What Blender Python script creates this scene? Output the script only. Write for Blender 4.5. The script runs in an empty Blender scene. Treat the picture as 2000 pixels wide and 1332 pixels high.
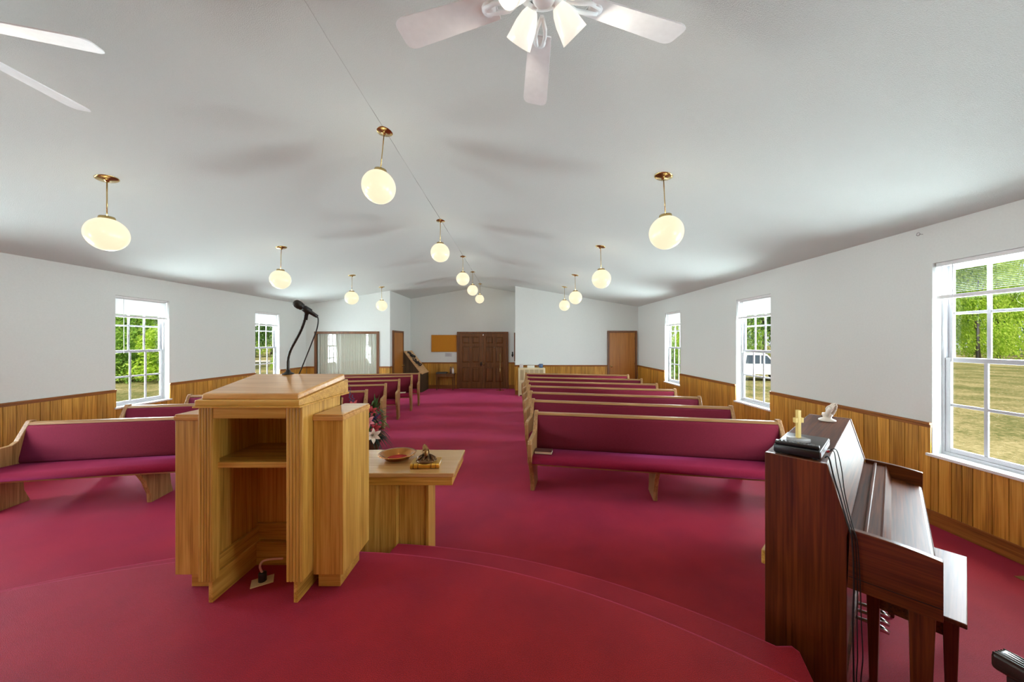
import bpy, bmesh, math, random
from mathutils import Vector, Matrix
PI = math.pi
random.seed(7)
S = bpy.context.scene
C = S.collection
H = 1.76                                   # eye height above the main floor

# ------------------------------------------------------------------ mesh helper
class MB:
    def __init__(self): self.v = []; self.f = []; self.s = []
    def add(self, vs, fs, smooth=False, M=None):
        n = len(self.v)
        self.v += [tuple(M @ Vector(p)) if M else tuple(p) for p in vs]
        for q in fs: self.f.append([i+n for i in q]); self.s.append(smooth)
        return self
    def box(self, x0, x1, y0, y1, z0, z1, M=None):
        return self.hexa([(x0,y0,z0),(x1,y0,z0),(x1,y1,z0),(x0,y1,z0)], [(x0,y0,z1),(x1,y0,z1),(x1,y1,z1),(x0,y1,z1)], M)
    def hexa(self, b, t, M=None):
        return self.add(list(b)+list(t), [(3,2,1,0),(4,5,6,7),(0,1,5,4),(1,2,6,5),(2,3,7,6),(3,0,4,7)], False, M)
    def rbox(self, x0, x1, y0, y1, z0, z1, r=.01, seg=3, M=None):
        # box rounded along its edges (bmesh bevel)
        bm = bmesh.new(); bmesh.ops.create_cube(bm, size=1)
        for w in bm.verts: w.co = ((x0+x1)/2+w.co.x*(x1-x0), (y0+y1)/2+w.co.y*(y1-y0), (z0+z1)/2+w.co.z*(z1-z0))
        bmesh.ops.bevel(bm, geom=bm.edges[:]+bm.verts[:], offset=r, segments=seg, affect='EDGES', profile=.5)
        bm.verts.index_update()
        self.add([w.co.copy() for w in bm.verts], [[w.index for w in fc.verts] for fc in bm.faces], True, M)
        bm.free(); return self
    def prism(self, pts, axis, a, b, M=None, smooth=False):
        # polygon pts extruded along axis from a to b ; pts are the two other coords in xyz order
        n = len(pts); vs = []
        for d in (a, b):
            for p in pts:
                vs.append({'x':(d,p[0],p[1]), 'y':(p[0],d,p[1]), 'z':(p[0],p[1],d)}[axis])
        fs = [list(range(n))[::-1], [i+n for i in range(n)]] + [(i,(i+1)%n,(i+1)%n+n,i+n) for i in range(n)]
        self.add(vs, fs[:2], False, M); k = len(self.v)-2*n
        for q in fs[2:]: self.f.append([i+k for i in q]); self.s.append(smooth)
        return self
    def tube(self, path, r, seg=8, M=None, caps=True):
        P = [Vector(p) for p in path]; n = len(P)
        rr = r if isinstance(r,(list,tuple)) else [r]*n
        vs = []; up = None
        for i in range(n):
            t = (P[min(i+1,n-1)]-P[max(i-1,0)]).normalized()
            if up is None:
                up = Vector((0,0,1)) if abs(t.z) < .9 else Vector((1,0,0))
            a = t.cross(up).normalized(); up = a.cross(t).normalized()
            for k in range(seg):
                q = 2*PI*k/seg
                vs.append(P[i]+(a*math.cos(q)+up*math.sin(q))*rr[i])
        fs = []
        for i in range(n-1):
            for k in range(seg):
                fs.append((i*seg+k, i*seg+(k+1)%seg, (i+1)*seg+(k+1)%seg, (i+1)*seg+k))
        self.add(vs, fs, True, M)
        if caps:
            b = len(self.v)-len(vs)
            self.f += [[b+k for k in range(seg)][::-1], [b+(n-1)*seg+k for k in range(seg)]]; self.s += [False, False]
        return self
    def lathe(self, prof, seg=24, M=None, smooth=True):
        # prof: list of (r, z) from start to end
        vs = []; n = len(prof)
        for r, z in prof:
            for k in range(seg):
                q = 2*PI*k/seg; vs.append((max(r,1e-5)*math.cos(q), max(r,1e-5)*math.sin(q), z))
        fs = [(i*seg+k, i*seg+(k+1)%seg, (i+1)*seg+(k+1)%seg, (i+1)*seg+k) for i in range(n-1) for k in range(seg)]
        return self.add(vs, fs, smooth, M)
    def ball(self, c, r, seg=16, M=None):
        rx, ry, rz = r if isinstance(r,(list,tuple)) else (r,r,r)
        T = Matrix.Translation(c) @ Matrix.Diagonal((rx,ry,rz,1))
        if M: T = M @ T
        h = seg//2
        return self.lathe([(math.sin(PI*i/h), -math.cos(PI*i/h)) for i in range(h+1)], seg, T)
    def build(self, name, mat, parent=None, bevel=0, seg=2, loc=None):
        me = bpy.data.meshes.new(name)
        me.from_pydata(self.v, [], self.f); me.validate()
        me.polygons.foreach_set('use_smooth', self.s[:len(me.polygons)] if len(self.s) >= len(me.polygons) else [False]*len(me.polygons))
        bm = bmesh.new(); bm.from_mesh(me)
        bmesh.ops.recalc_face_normals(bm, faces=bm.faces[:]); bm.to_mesh(me); bm.free()
        if mat: me.materials.append(mat)
        o = bpy.data.objects.new(name, me); C.objects.link(o)
        if parent: o.parent = parent
        if loc: o.location = loc
        if bevel:
            m = o.modifiers.new('bevel','BEVEL'); m.width = bevel; m.segments = seg; m.limit_method = 'ANGLE'; m.angle_limit = .6
            m.harden_normals = False
        return o

def thing(name, label, cat, loc=(0,0,0), rz=0, group=None):
    o = bpy.data.objects.new(name, None); C.objects.link(o)
    o.empty_display_size = .1; o.location = loc; o.rotation_euler = (0,0,rz)
    return tag(o, label, cat, group)
def tag(o, label, cat, group=None):
    o['label'] = label; o['category'] = cat
    if group: o['group'] = group
    return o
def struct(o, label=None):
    o['kind'] = 'structure'
    if label: o['label'] = label
    return o
def dup(root, loc, rz, label=None, group=None):
    r = root.copy(); C.objects.link(r); r.location = loc; r.rotation_euler = (0,0,rz)
    if label: r['label'] = label
    if group: r['group'] = group
    for ch in list(root.children):
        c = ch.copy(); C.objects.link(c); c.parent = r
        for g in list(ch.children):
            d = g.copy(); C.objects.link(d); d.parent = c
    return r
def TR(x, y, z): return Matrix.Translation((x,y,z))
def RX(a): return Matrix.Rotation(a,4,'X')
def RY(a): return Matrix.Rotation(a,4,'Y')
def RZ(a): return Matrix.Rotation(a,4,'Z')

# ------------------------------------------------------------------ materials
def srgb(r, g, b):
    f = lambda c: (c/255/12.92 if c/255 <= .04045 else ((c/255+.055)/1.055)**2.4)
    return (f(r), f(g), f(b), 1)
class N:
    def __init__(self, name):
        self.m = bpy.data.materials.new(name); self.m.use_nodes = True
        self.t = self.m.node_tree; self.n = self.t.nodes; self.l = self.t.links
        self.b = self.n['Principled BSDF']; self.out = self.n['Material Output']
    def new(self, typ, **kw):
        x = self.n.new(typ)
        for k, v in kw.items():
            if k in x.inputs: x.inputs[k].default_value = v
            else: setattr(x, k, v)
        return x
    def link(self, a, b): self.l.new(a, b)
    def coords(self, scale=(1,1,1), kind='Object'):
        tc = self.new('ShaderNodeTexCoord'); mp = self.new('ShaderNodeMapping')
        mp.inputs['Scale'].default_value = scale
        self.link(tc.outputs[kind], mp.inputs['Vector']); return mp.outputs['Vector']
    def ramp(self, fac, stops):
        r = self.new('ShaderNodeValToRGB'); e = r.color_ramp.elements
        e[0].position, e[0].color = stops[0]; e[1].position, e[1].color = stops[-1]
        for p, c in stops[1:-1]:
            q = e.new(p); q.color = c
        self.link(fac, r.inputs['Fac']); return r.outputs['Color']
    def bump(self, h, strength=.2, dist=.01):
        b = self.new('ShaderNodeBump'); b.inputs['Strength'].default_value = strength; b.inputs['Distance'].default_value = dist
        self.link(h, b.inputs['Height']); self.link(b.outputs['Normal'], self.b.inputs['Normal'])
    def set(self, **kw):
        for k, v in kw.items(): self.b.inputs[k.replace('_',' ')].default_value = v
        return self
def plain(name, col, rough=.5, metal=0, **kw):
    m = N(name); m.set(Base_Color=col, Roughness=rough, Metallic=metal)
    # faint procedural variation so no surface is perfectly flat
    no = m.new('ShaderNodeTexNoise', Scale=30.0, Detail=3.0); m.link(m.coords(), no.inputs['Vector'])
    mx = m.new('ShaderNodeMixRGB', blend_type='MULTIPLY'); mx.inputs['Fac'].default_value = .12
    mx.inputs['Color1'].default_value = col; m.link(no.outputs['Fac'], mx.inputs['Color2']); m.link(mx.outputs['Color'], m.b.inputs['Base Color'])
    for k, v in kw.items(): m.b.inputs[k.replace('_',' ')].default_value = v
    return m.m
def wood(name, dark, mid, light, axis='z', rough=.35, sc=1.0, island=0, coat=0.0, bump=.06, spec=.5):
    m = N(name); k = {'x':0,'y':1,'z':2}[axis]
    s1 = [22*sc]*3; s1[k] = 1.1*sc; s2 = [130*sc]*3; s2[k] = 3.0*sc
    v = m.coords(); vec = v
    if island:
        g = m.new('ShaderNodeNewGeometry'); ad = m.new('ShaderNodeVectorMath', operation='ADD')
        sc_ = m.new('ShaderNodeVectorMath', operation='SCALE'); sc_.inputs['Scale'].default_value = 37.0
        cb = m.new('ShaderNodeCombineXYZ')
        for i in range(3): m.link(g.outputs['Random Per Island'], cb.inputs[i])
        m.link(cb.outputs[0], sc_.inputs[0]); m.link(v, ad.inputs[0]); m.link(sc_.outputs[0], ad.inputs[1]); vec = ad.outputs[0]
    def nz(sc3, detail, dist):
        mp = m.new('ShaderNodeMapping'); mp.inputs['Scale'].default_value = sc3; m.link(vec, mp.inputs['Vector'])
        no = m.new('ShaderNodeTexNoise', Scale=1.0, Detail=detail, Distortion=dist); m.link(mp.outputs[0], no.inputs['Vector']); return no.outputs['Fac']
    a = nz(s1, 5.0, 1.2); b = nz(s2, 3.0, .2)
    mx = m.new('ShaderNodeMath', operation='MULTIPLY_ADD'); mx.inputs[1].default_value = .45; 
    m.link(b, mx.inputs[0]); ml = m.new('ShaderNodeMath', operation='MULTIPLY'); ml.inputs[1].default_value = .55
    m.link(a, ml.inputs[0]); m.link(ml.outputs[0], mx.inputs[2])
    col = m.ramp(mx.outputs[0], [(.33,dark),(.5,mid),(.68,light)])
    if island:
        hs = m.new('ShaderNodeHueSaturation'); mr = m.new('ShaderNodeMapRange')
        mr.inputs['To Min'].default_value = 1-island; mr.inputs['To Max'].default_value = 1+island
        m.link(g.outputs['Random Per Island'], mr.inputs['Value']); m.link(mr.outputs[0], hs.inputs['Value']); m.link(col, hs.inputs['Color']); col = hs.outputs['Color']
    m.link(col, m.b.inputs['Base Color']); m.set(Roughness=rough, Coat_Weight=coat, Coat_Roughness=.15, Specular_IOR_Level=spec)
    m.bump(mx.outputs[0], bump, .01)
    return m.m
def wall_mat(name, col, bump_scale, strength):
    m = N(name); m.set(Roughness=.92, Specular_IOR_Level=.15)
    no = m.new('ShaderNodeTexNoise', Scale=bump_scale, Detail=6.0, Roughness=.65); m.link(m.coords(), no.inputs['Vector'])
    c = m.ramp(no.outputs['Fac'], [(.3,tuple(x*.955 for x in col[:3])+(1,)),(.7,col)])
    m.link(c, m.b.inputs['Base Color']); m.bump(no.outputs['Fac'], strength, .01)
    return m
def carpet(name):
    m = N(name); v = m.coords()
    a = m.new('ShaderNodeTexNoise', Scale=300.0, Detail=2.0); m.link(v, a.inputs['Vector'])
    b = m.new('ShaderNodeTexNoise', Scale=2.2, Detail=5.0, Roughness=.6); m.link(v, b.inputs['Vector'])
    c1 = m.ramp(a.outputs['Fac'], [(.3,srgb(106,23,18)),(.72,srgb(186,40,32))])
    c2 = m.ramp(b.outputs['Fac'], [(.34,(.70,.70,.70,1)),(.66,(1,1,1,1))])
    mx = m.new('ShaderNodeMixRGB', blend_type='MULTIPLY'); mx.inputs['Fac'].default_value = 1
    m.link(c1, mx.inputs['Color1']); m.link(c2, mx.inputs['Color2']); m.link(mx.outputs[0], m.b.inputs['Base Color'])
    m.set(Roughness=.55, Specular_IOR_Level=.1, Sheen_Weight=1.0, Sheen_Roughness=.38, Sheen_Tint=srgb(240,98,156))
    m.bump(a.outputs['Fac'], .55, .005)
    return m.m
def fabric(name, c0, c1, sheen):
    m = N(name); v = m.coords()
    a = m.new('ShaderNodeTexNoise', Scale=420.0, Detail=2.0); m.link(v, a.inputs['Vector'])
    m.link(m.ramp(a.outputs['Fac'], [(.3,c0),(.7,c1)]), m.b.inputs['Base Color'])
    m.set(Roughness=.95, Specular_IOR_Level=.1, Sheen_Weight=.35, Sheen_Roughness=.4, Sheen_Tint=sheen)
    m.bump(a.outputs['Fac'], .25, .003); return m.m
def glass_mat(name, tint=(1,1,1,1), refl=.9):
    m = N(name); tr = m.new('ShaderNodeBsdfTransparent'); tr.inputs['Color'].default_value = tint
    gl = m.new('ShaderNodeBsdfGlossy'); gl.inputs['Roughness'].default_value = .01
    lw = m.new('ShaderNodeLayerWeight'); fr = m.new('ShaderNodeMath', operation='POWER'); fr.inputs[1].default_value = 5.0; m.link(lw.outputs['Facing'], fr.inputs[0])
    mu = m.new('ShaderNodeMath', operation='MULTIPLY_ADD'); mu.inputs[1].default_value = .5*refl; mu.inputs[2].default_value = .03*refl
    mx = m.new('ShaderNodeMixShader'); m.link(fr.outputs[0], mu.inputs[0]); m.link(mu.outputs[0], mx.inputs['Fac'])
    m.link(tr.outputs[0], mx.inputs[1]); m.link(gl.outputs[0], mx.inputs[2]); m.link(mx.outputs[0], m.out.inputs['Surface'])
    return m.m
def glow(name, col, strength, base=(.9,.88,.82,1)):
    m = N(name); m.set(Base_Color=base, Roughness=.25, Emission_Color=col, Emission_Strength=strength); return m.m

M_wall = wall_mat('wall_paint', srgb(227,231,228), 55, .12).m
mc = wall_mat('ceiling_texture', srgb(225,230,227), 170, .85)
# hairline crack along the ridge joint (a real mark on the ceiling)
tc = mc.new('ShaderNodeTexCoord'); sp = mc.new('ShaderNodeSeparateXYZ'); mc.link(tc.outputs['Object'], sp.inputs[0])
wob = mc.new('ShaderNodeTexNoise', Scale=2.0, Detail=3.0); mc.link(tc.outputs['Object'], wob.inputs['Vector'])
w1 = mc.new('ShaderNodeMath', operation='MULTIPLY_ADD'); w1.inputs[1].default_value = .02; mc.link(wob.outputs['Fac'], w1.inputs[0]); mc.link(sp.outputs['X'], w1.inputs[2])
w2 = mc.new('ShaderNodeMath', operation='ADD'); w2.inputs[1].default_value = 1.25-.01; mc.link(w1.outputs[0], w2.inputs[0])
w3 = mc.new('ShaderNodeMath', operation='ABSOLUTE'); mc.link(w2.outputs[0], w3.inputs[0])
w4 = mc.new('ShaderNodeMath', operation='LESS_THAN'); w4.inputs[1].default_value = .0028; mc.link(w3.outputs[0], w4.inputs[0])
gap = mc.new('ShaderNodeTexNoise', Scale=.9, Detail=2.0); mc.link(tc.outputs['Object'], gap.inputs['Vector'])
w5 = mc.new('ShaderNodeMath', operation='MULTIPLY'); mc.link(w4.outputs[0], w5.inputs[0])
gr = mc.ramp(gap.outputs['Fac'], [(.40,(.25,.25,.25,1)),(.52,(1,1,1,1))]); mc.link(gr, w5.inputs[1])
mxc = mc.new('ShaderNodeMixRGB'); mxc.inputs['Color2'].default_value = srgb(95,90,88)
src = mc.b.inputs['Base Color'].links[0].from_socket
mc.link(w5.outputs[0], mxc.inputs['Fac']); mc.link(src, mxc.inputs['Color1']); mc.link(mxc.outputs[0], mc.b.inputs['Base Color'])
M_ceil = mc.m
M_carpet = carpet('crimson_carpet')
M_back = fabric('pew_back_fabric', srgb(86,24,34), srgb(128,38,56), srgb(190,80,150))
M_seat = fabric('pew_seat_fabric', srgb(112,22,44), srgb(156,36,66), srgb(200,90,160))
OAK = (srgb(150,104,32), srgb(196,148,62), srgb(218,174,92))
M_oakz = wood('oak_upright', *OAK, axis='z', rough=.38, coat=.15)
M_oakx = wood('oak_across', *OAK, axis='x', rough=.32, coat=.25)
M_oaky = wood('oak_along_depth', *OAK, axis='y', rough=.38, coat=.15)
M_oaktop = wood('oak_lacquered_top', srgb(176,120,58), srgb(204,152,84), srgb(222,176,112), axis='x', rough=.3, coat=.4)
PEW = (srgb(128,88,48), srgb(168,124,76), srgb(196,154,104))
M_pewz = wood('pew_oak_upright', *PEW, axis='z', rough=.42)
M_pewx = wood('pew_oak_rail', *PEW, axis='x', rough=.38)
M_plank = wood('pine_planks', srgb(134,88,24), srgb(192,138,48), srgb(214,166,76), axis='z', rough=.45, sc=.8, island=.2)
M_trimx = wood('pine_rail_x', srgb(112,62,20), srgb(150,92,36), srgb(176,114,52), axis='x', rough=.4)
M_trimy = wood('pine_rail_y', srgb(112,62,20), srgb(150,92,36), srgb(176,114,52), axis='y', rough=.4)
M_doorbrown = wood('walnut_door', srgb(78,44,16), srgb(114,70,30), srgb(140,90,44), axis='z', rough=.4)
M_casing = wood('brown_casing', srgb(84,48,22), srgb(118,72,36), srgb(140,90,50), axis='z', rough=.4)
M_doortan = wood('tan_veneer_door', srgb(160,100,36), srgb(180,116,44), srgb(194,130,56), axis='z', rough=.4, sc=.6)
PIA = (srgb(52,22,6), srgb(88,42,13), srgb(118,62,23))
M_piaz = wood('mahogany_upright', *PIA, axis='z', rough=.3, coat=.5, sc=.8, bump=.02)
M_piax = wood('mahogany_along', *PIA, axis='x', rough=.48, coat=.04, sc=.8, bump=.015, spec=.22)
M_piay = wood('mahogany_cheek', *PIA, axis='y', rough=.3, coat=.5, sc=.8, bump=.02)
M_white = plain('white_paint', srgb(240,240,240), .45)
M_alu = plain('grey_white_vinyl', srgb(190,190,194), .4)
M_blind = N('blind_slat').set(Base_Color=srgb(240,240,240), Roughness=.5, Transmission_Weight=0.0).m
M_brass = plain('brass', srgb(206,178,118), .25, 1.0)
M_gold = plain('gold_finish', srgb(214,164,66), .3, .85)
M_bronze = plain('bronze', srgb(96,66,34), .3, .7)
M_steel = plain('polished_steel', srgb(200,200,205), .18, 1.0)
M_black = plain('black_plastic', srgb(22,22,24), .35)
M_blackm = plain('black_metal', srgb(40,36,32), .4, .3)
M_cable = plain('black_cable', srgb(20,18,18), .5)
M_cream = plain('cream_plastic', srgb(226,204,160), .5)
M_globe = glow('opal_globe_glass', (1.0,.84,  .56,1), .72, (.22,.21,.18,1))
M_shade = glow('frosted_shade_glass', (1.0,.92,.78,1), .62, (.4,.39,.36,1))
M_fan = plain('fan_white', srgb(244,248,250), .4)
M_glass = glass_mat('window_glass', refl=.4)
M_glassb = glass_mat('nursery_glass', refl=1.3)

# ------------------------------------------------------------------ room shell
XR, XL, RX_, ZR, SL = 4.0, -6.5, -1.25, 3.77, .17
YB, YL, YA, YF = 11.5, 10.85, 12.97, -2.6          # back wall right, back wall left, alcove end, wall behind
AX0, AX1 = -3.9, -.03                               # alcove sides
TH = .15
def zc(x): return ZR - SL*abs(x-RX_)
RAIL, SILL, WTOP = .974, .68, 2.505
winR = [(-.55,.31),(2.51,3.37),(5.51,6.37),(8.55,9.42)]  # first opening is unseen, added to bring in daylight
winL = [(-.40,.48),(2.60,3.48),(5.69,6.57),(8.74,9.63)]  # first opening here too is unseen and added for daylight

struct(MB().box(XL-.2,XR+.2,YF-.2,YA+.2,-.12,0).build('floor', M_carpet), 'crimson carpeted floor')
def side_wall(name, x0, x1, xi, wins, y1):
    m = MB(); y = YF-.15
    top = zc(xi)
    for a, b in wins:
        m.box(x0,x1,y,a,0,top); m.box(x0,x1,a,b,0,SILL); m.box(x0,x1,a,b,WTOP,top); y = b
    m.box(x0,x1,y,y1+.15,0,top)
    return struct(m.build(name, M_wall))
side_wall('wall_right', XR, XR+TH, XR, winR, YA)
side_wall('wall_left', XL-TH, XL, XL, winL, YA)
def gable(name, pts, y0, y1): return struct(MB().prism(pts,'y',y0,y1).build(name, M_wall))
struct(MB().prism([(XL-.15,0),(XR+.15,0),(XR+.15,zc(XR)),(RX_,ZR),(XL-.15,zc(XL))],'y',YF-.15,YF).build('wall_front', M_plank), 'unseen wall behind the platform, plank brown added to bounce less light')  # unseen wall, given brown planks to cut bounce from behind
# back wall right of the alcove with a doorway left solid (door hangs in front)
gable('wall_back_right', [(AX1,0),(XR,0),(XR,zc(XR)),(AX1,zc(AX1))], YB, YB+.14)
# back wall left with the nursery window opening
NW = (-6.16,-4.31,.62,1.98)
m = MB()
m.prism([(XL,0),(NW[0],0),(NW[0],zc(NW[0])),(XL,zc(XL))],'y',YL,YL+.14)
m.prism([(NW[1],0),(AX0,0),(AX0,zc(AX0)),(NW[1],zc(NW[1]))],'y',YL,YL+.14)
m.box(NW[0],NW[1],YL,YL+.14,0,NW[2]); m.prism([(NW[0],NW[3]),(NW[1],NW[3]),(NW[1],zc(NW[1])),(NW[0],zc(NW[0]))],'y',YL,YL+.14)
struct(m.build('wall_back_left', M_wall))
struct(MB().box(AX0-.14,AX0,YL+.14,YA,0,zc(AX0)).build('wall_alcove_left', M_wall))
struct(MB().box(AX1,AX1+.14,YB+.14,YA,0,zc(AX1)).build('wall_alcove_right', M_wall))
gable('wall_alcove_back', [(AX0-.14,0),(AX1+.14,0),(AX1+.14,zc(AX1+.14)),(RX_,ZR),(AX0-.14,zc(AX0-.14))], YA, YA+.15)
struct(MB().box(XL,AX0-.14,YL+1.1,YL+1.2,0,zc(AX0)-.3).build('wall_nursery_back', M_wall))
# ceiling: two slopes meeting in the ridge
m = MB()
e = .3
m.prism([(XL-e,zc(XL-e)),(RX_,ZR),(RX_,ZR+.2),(XL-e,zc(XL-e)+.2)],'y',YF-.3,YA+.3)
m.prism([(RX_,ZR),(XR+e,zc(XR+e)),(XR+e,zc(XR+e)+.2),(RX_,ZR+.2)],'y',YF-.3,YA+.3)
struct(m.build('ceiling', M_ceil), 'white textured vaulted ceiling with a cracked ridge joint')

# wainscot planks + cap + base
rw = random.Random(3); GR = MB()
def planks(m, a, b, z0, z1, put):
    x = a
    while x < b-.01:
        w = rw.choice([.075,.10,.125,.15,.175]); e2 = min(x+w, b)
        if b-e2 < .03: e2 = b
        put(m, x+.0025, e2-.0025, z0, z1); x = e2
def wains_y(name, x, sgn, segs):                   # along Y on a side wall; sgn = direction into the room
    m = MB(); put = lambda m, a, b, z0, z1: m.box(*sorted((x+sgn*.004, x+sgn*.016)), a, b, z0, z1)
    c = MB(); bb = MB()
    for a, b, zt in segs:
        planks(m, a, b, .14, zt-(.02 if zt > .9 else 0), put)
        if zt > .9:
            c.box(*sorted((x, x+sgn*.03)), a, b, RAIL-.022, RAIL); c.box(*sorted((x, x+sgn*.02)), a, b, RAIL-.05, RAIL-.022)
        bb.box(*sorted((x, x+sgn*.022)), a, b, 0, .14)
        GR.box(*sorted((x, x+sgn*.004)), a, b, .0, zt-.005)
    return m, c, bb
def segs_for(wins, y0, y1):
    out = []; y = y0
    for a, b in wins:
        out += [(y, a, RAIL), (a, b, SILL-.02)]; y = b
    out.append((y, y1, RAIL)); return out
tn = [0]
def trim(m, mat, label=None, bevel=0):
    tn[0] += 1; return struct(m.build('trim_%d' % tn[0], mat, bevel=bevel), label)
for x, sg, wins, y1, side in ((XR,-1,winR,YB,'right'),(XL,1,winL,YL,'left')):
    m, c, b = wains_y('w', x, sg, segs_for(wins, YF, y1))
    trim(m, M_plank, 'golden pine plank wainscot on the %s wall' % side); trim(c, M_trimy, 'chair rail on the %s wall' % side, .004)
    struct(b.build('baseboard_'+side, M_trimy, bevel=.003))
def wains_x(segs, y):
    m = MB(); c = MB(); bb = MB()
    put = lambda m, a, b, z0, z1: m.box(a, b, y-.016, y-.004, z0, z1)
    for a, b in segs:
        planks(m, a, b, .14, RAIL-.02, put)
        c.box(a,b,y-.03,y,RAIL-.022,RAIL); c.box(a,b,y-.02,y,RAIL-.05,RAIL-.022); bb.box(a,b,y-.022,y,0,.14); GR.box(a,b,y-.004,y,0,RAIL-.005)
    return m, c, bb
for segs, y, side in (([(AX1,2.985),(3.955,XR-.03)],YB,'back_right'), ([(XL+.03,NW[0]-.07),(NW[1]+.07,AX0)],YL,'back_left'), ([(AX0+.01,-2.185),(-.285,AX1-.01)],YA,'alcove_back')):
    m, c, b = wains_x(segs, y)
    trim(m, M_plank, 'pine plank wainscot, '+side.replace('_',' ')); trim(c, M_trimx, 'chair rail, '+side.replace('_',' '), .004)
    struct(b.build('baseboard_'+side, M_trimx, bevel=.003))
# alcove side walls
m, c, b = wains_y('w', AX1, -1, [(YB,YA-.03,RAIL)])
trim(m, M_plank, 'pine plank wainscot on the alcove right side'); trim(c, M_trimy, 'chair rail on the alcove right side')
m, c, b = wains_y('w', AX0, 1, [(YL,YL+.14,RAIL),(12.06,YA-.03,RAIL)])
trim(m, M_plank, 'pine plank wainscot on the alcove left side'); trim(c, M_trimy, 'chair rail on the alcove left side')

trim(GR, plain('groove_dark_board', srgb(58,34,14), .8), 'dark backing board behind the wainscot planks')  # dark board added behind the planks so their gaps read dark
# ------------------------------------------------------------------ windows and blinds
def make_window(n, xi, sg, a, b, blind_label, wlabel, tilt=1.0):
    # xi inner wall face, sg = +1 outward direction along X
    w = b-a; X = lambda d: xi+sg*d
    bx = lambda m, d0, d1, y0, y1, z0, z1: m.box(*sorted((X(d0),X(d1))), y0, y1, z0, z1)
    fr = MB()
    for (y0,y1,z0,z1) in ((a,a+.022,SILL,WTOP),(b-.022,b,SILL,WTOP),(a+.022,b-.022,SILL,SILL+.03),(a+.022,b-.022,WTOP-.03,WTOP)):
        bx(fr, .09, .15, y0, y1, z0, z1)
    o = struct(fr.build('window_%d' % n, M_alu), wlabel)
    zm = (SILL+WTOP)/2-.01
    def sash(name, d0, d1, z0, z1):
        s = MB(); y0, y1 = a+.022, b-.022; f = .04
        bx(s,d0,d1,y0,y0+f,z0,z1); bx(s,d0,d1,y1-f,y1,z0,z1); bx(s,d0,d1,y0+f,y1-f,z0,z0+f); bx(s,d0,d1,y0+f,y1-f,z1-f,z1)
        dm = (d0+d1)/2
        for k in (1,2):
            yy = y0+f+(y1-y0-2*f)*k/3; bx(s,dm-.007,dm+.007,yy-.014,yy+.014,z0+f,z1-f)
        zz = (z0+z1)/2; bx(s,dm-.0062,dm+.0062,y0+f,y1-f,zz-.013,zz+.013)
        q = s.build(name, M_alu, o, bevel=.002)
        p = MB(); bx(p,dm-.002,dm+.002,y0+f*.5,y1-f*.5,z0+f*.5,z1-f*.5); p.build('pane', M_glass, q)
    sash('upper_sash', .125, .148, zm-.017, WTOP-.03)
    sash('lower_sash', .098, .122, SILL+.03, zm+.02)
    s = MB(); bx(s,-.035,.10,a-.03,b+.03,SILL-.026,SILL+.001); s.build('window_sill', M_white, o, bevel=.004)
    # venetian blind gathered at the top
    r = thing('window_blind', blind_label, 'blind', (X(.05),(a+b)/2,WTOP))
    r.location = (0,0,0)
    h = MB(); bx(h,.025,.065,a+.008,b-.008,WTOP-.035,WTOP-.001); h.build('headrail', M_white, r, bevel=.003)
    sl = MB(); z = WTOP-.045; zb = WTOP-.335
    while z > zb+.03:
        y0, y1 = a+.012, b-.012
        da, dz = .0125*math.cos(tilt), .0125*math.sin(tilt)
        sl.add([(X(.045-da),y0,z-dz),(X(.045+da),y0,z+dz),(X(.045+da),y1,z+dz),(X(.045-da),y1,z-dz),
                (X(.045-da),y0,z-dz+.0015),(X(.045+da),y0,z+dz+.0015),(X(.045+da),y1,z+dz+.0015),(X(.045-da),y1,z-dz+.0015)],
               [(0,1,2,3),(4,5,6,7),(0,1,5,4),(1,2,6,5),(2,3,7,6),(3,0,4,7)])
        z -= .0155
    sl.build('slats', M_blind, r)
    br = MB(); bx(br,.025,.065,a+.012,b-.012,zb-.012,zb+.022); br.build('bottom_rail', M_white, r, bevel=.004)
    t = MB(); t.tube([(X(.02),b-.14 if sg>0 else a+.14,WTOP-.03),(X(.018),b-.14 if sg>0 else a+.14,WTOP-.95)], .0035, 6); t.build('wand', M_white, r)
    # daylight boosted by an added area lamp outside this window
    L = bpy.data.lights.new('daylight', 'AREA'); L.shape = 'RECTANGLE'; L.size = 1.5; L.size_y = 2.3; L.energy = DAY; L.color = (.82,.93,1.0)
    lo = bpy.data.objects.new('daylight', L); C.objects.link(lo); lo.location = (X(.55),(a+b)/2,(SILL+WTOP)/2+.1)
    lo.rotation_euler = (0, sg*PI/2, 0)
    # added area lamp tilted up to brighten the ceiling
    L = bpy.data.lights.new('ceiling_fill', 'AREA'); L.shape = 'RECTANGLE'; L.size = 1.6; L.size_y = 2.0; L.energy = CEIL_FILL; L.color = (.81,1.0,1.0)
    lo = bpy.data.objects.new('ceiling_fill', L); C.objects.link(lo); lo.location = (X(.95),(a+b)/2,.75)
    lo.rotation_euler = (0, sg*(PI/2+.55), 0)
DAY = 210; CEIL_FILL = 180
nm = {0:'added unseen behind the viewpoint',1:'nearest',2:'middle',3:'farthest'}
for i,(a,b) in enumerate(winR):
    make_window(i+1, XR, 1, a, b, ['white slatted blind on the added unseen right wall window','white slatted blind raised on the nearest right wall window','white slatted blind on the middle right window, the truck outside','white slatted blind on the farthest right window, by the tan door'][i], 'right wall sash window, '+nm[i], .15 if i == 1 else 1.0)
for i,(a,b) in enumerate(winL):
    make_window(i+5, XL, -1, a, b, ['white slatted blind on the added unseen left wall window','white slatted blind on the left wall beside the platform','white slatted blind on the nearer left wall window in view','white slatted blind on the left window behind the microphone'][i], 'left wall sash window %d from the front' % (i+1))

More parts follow.
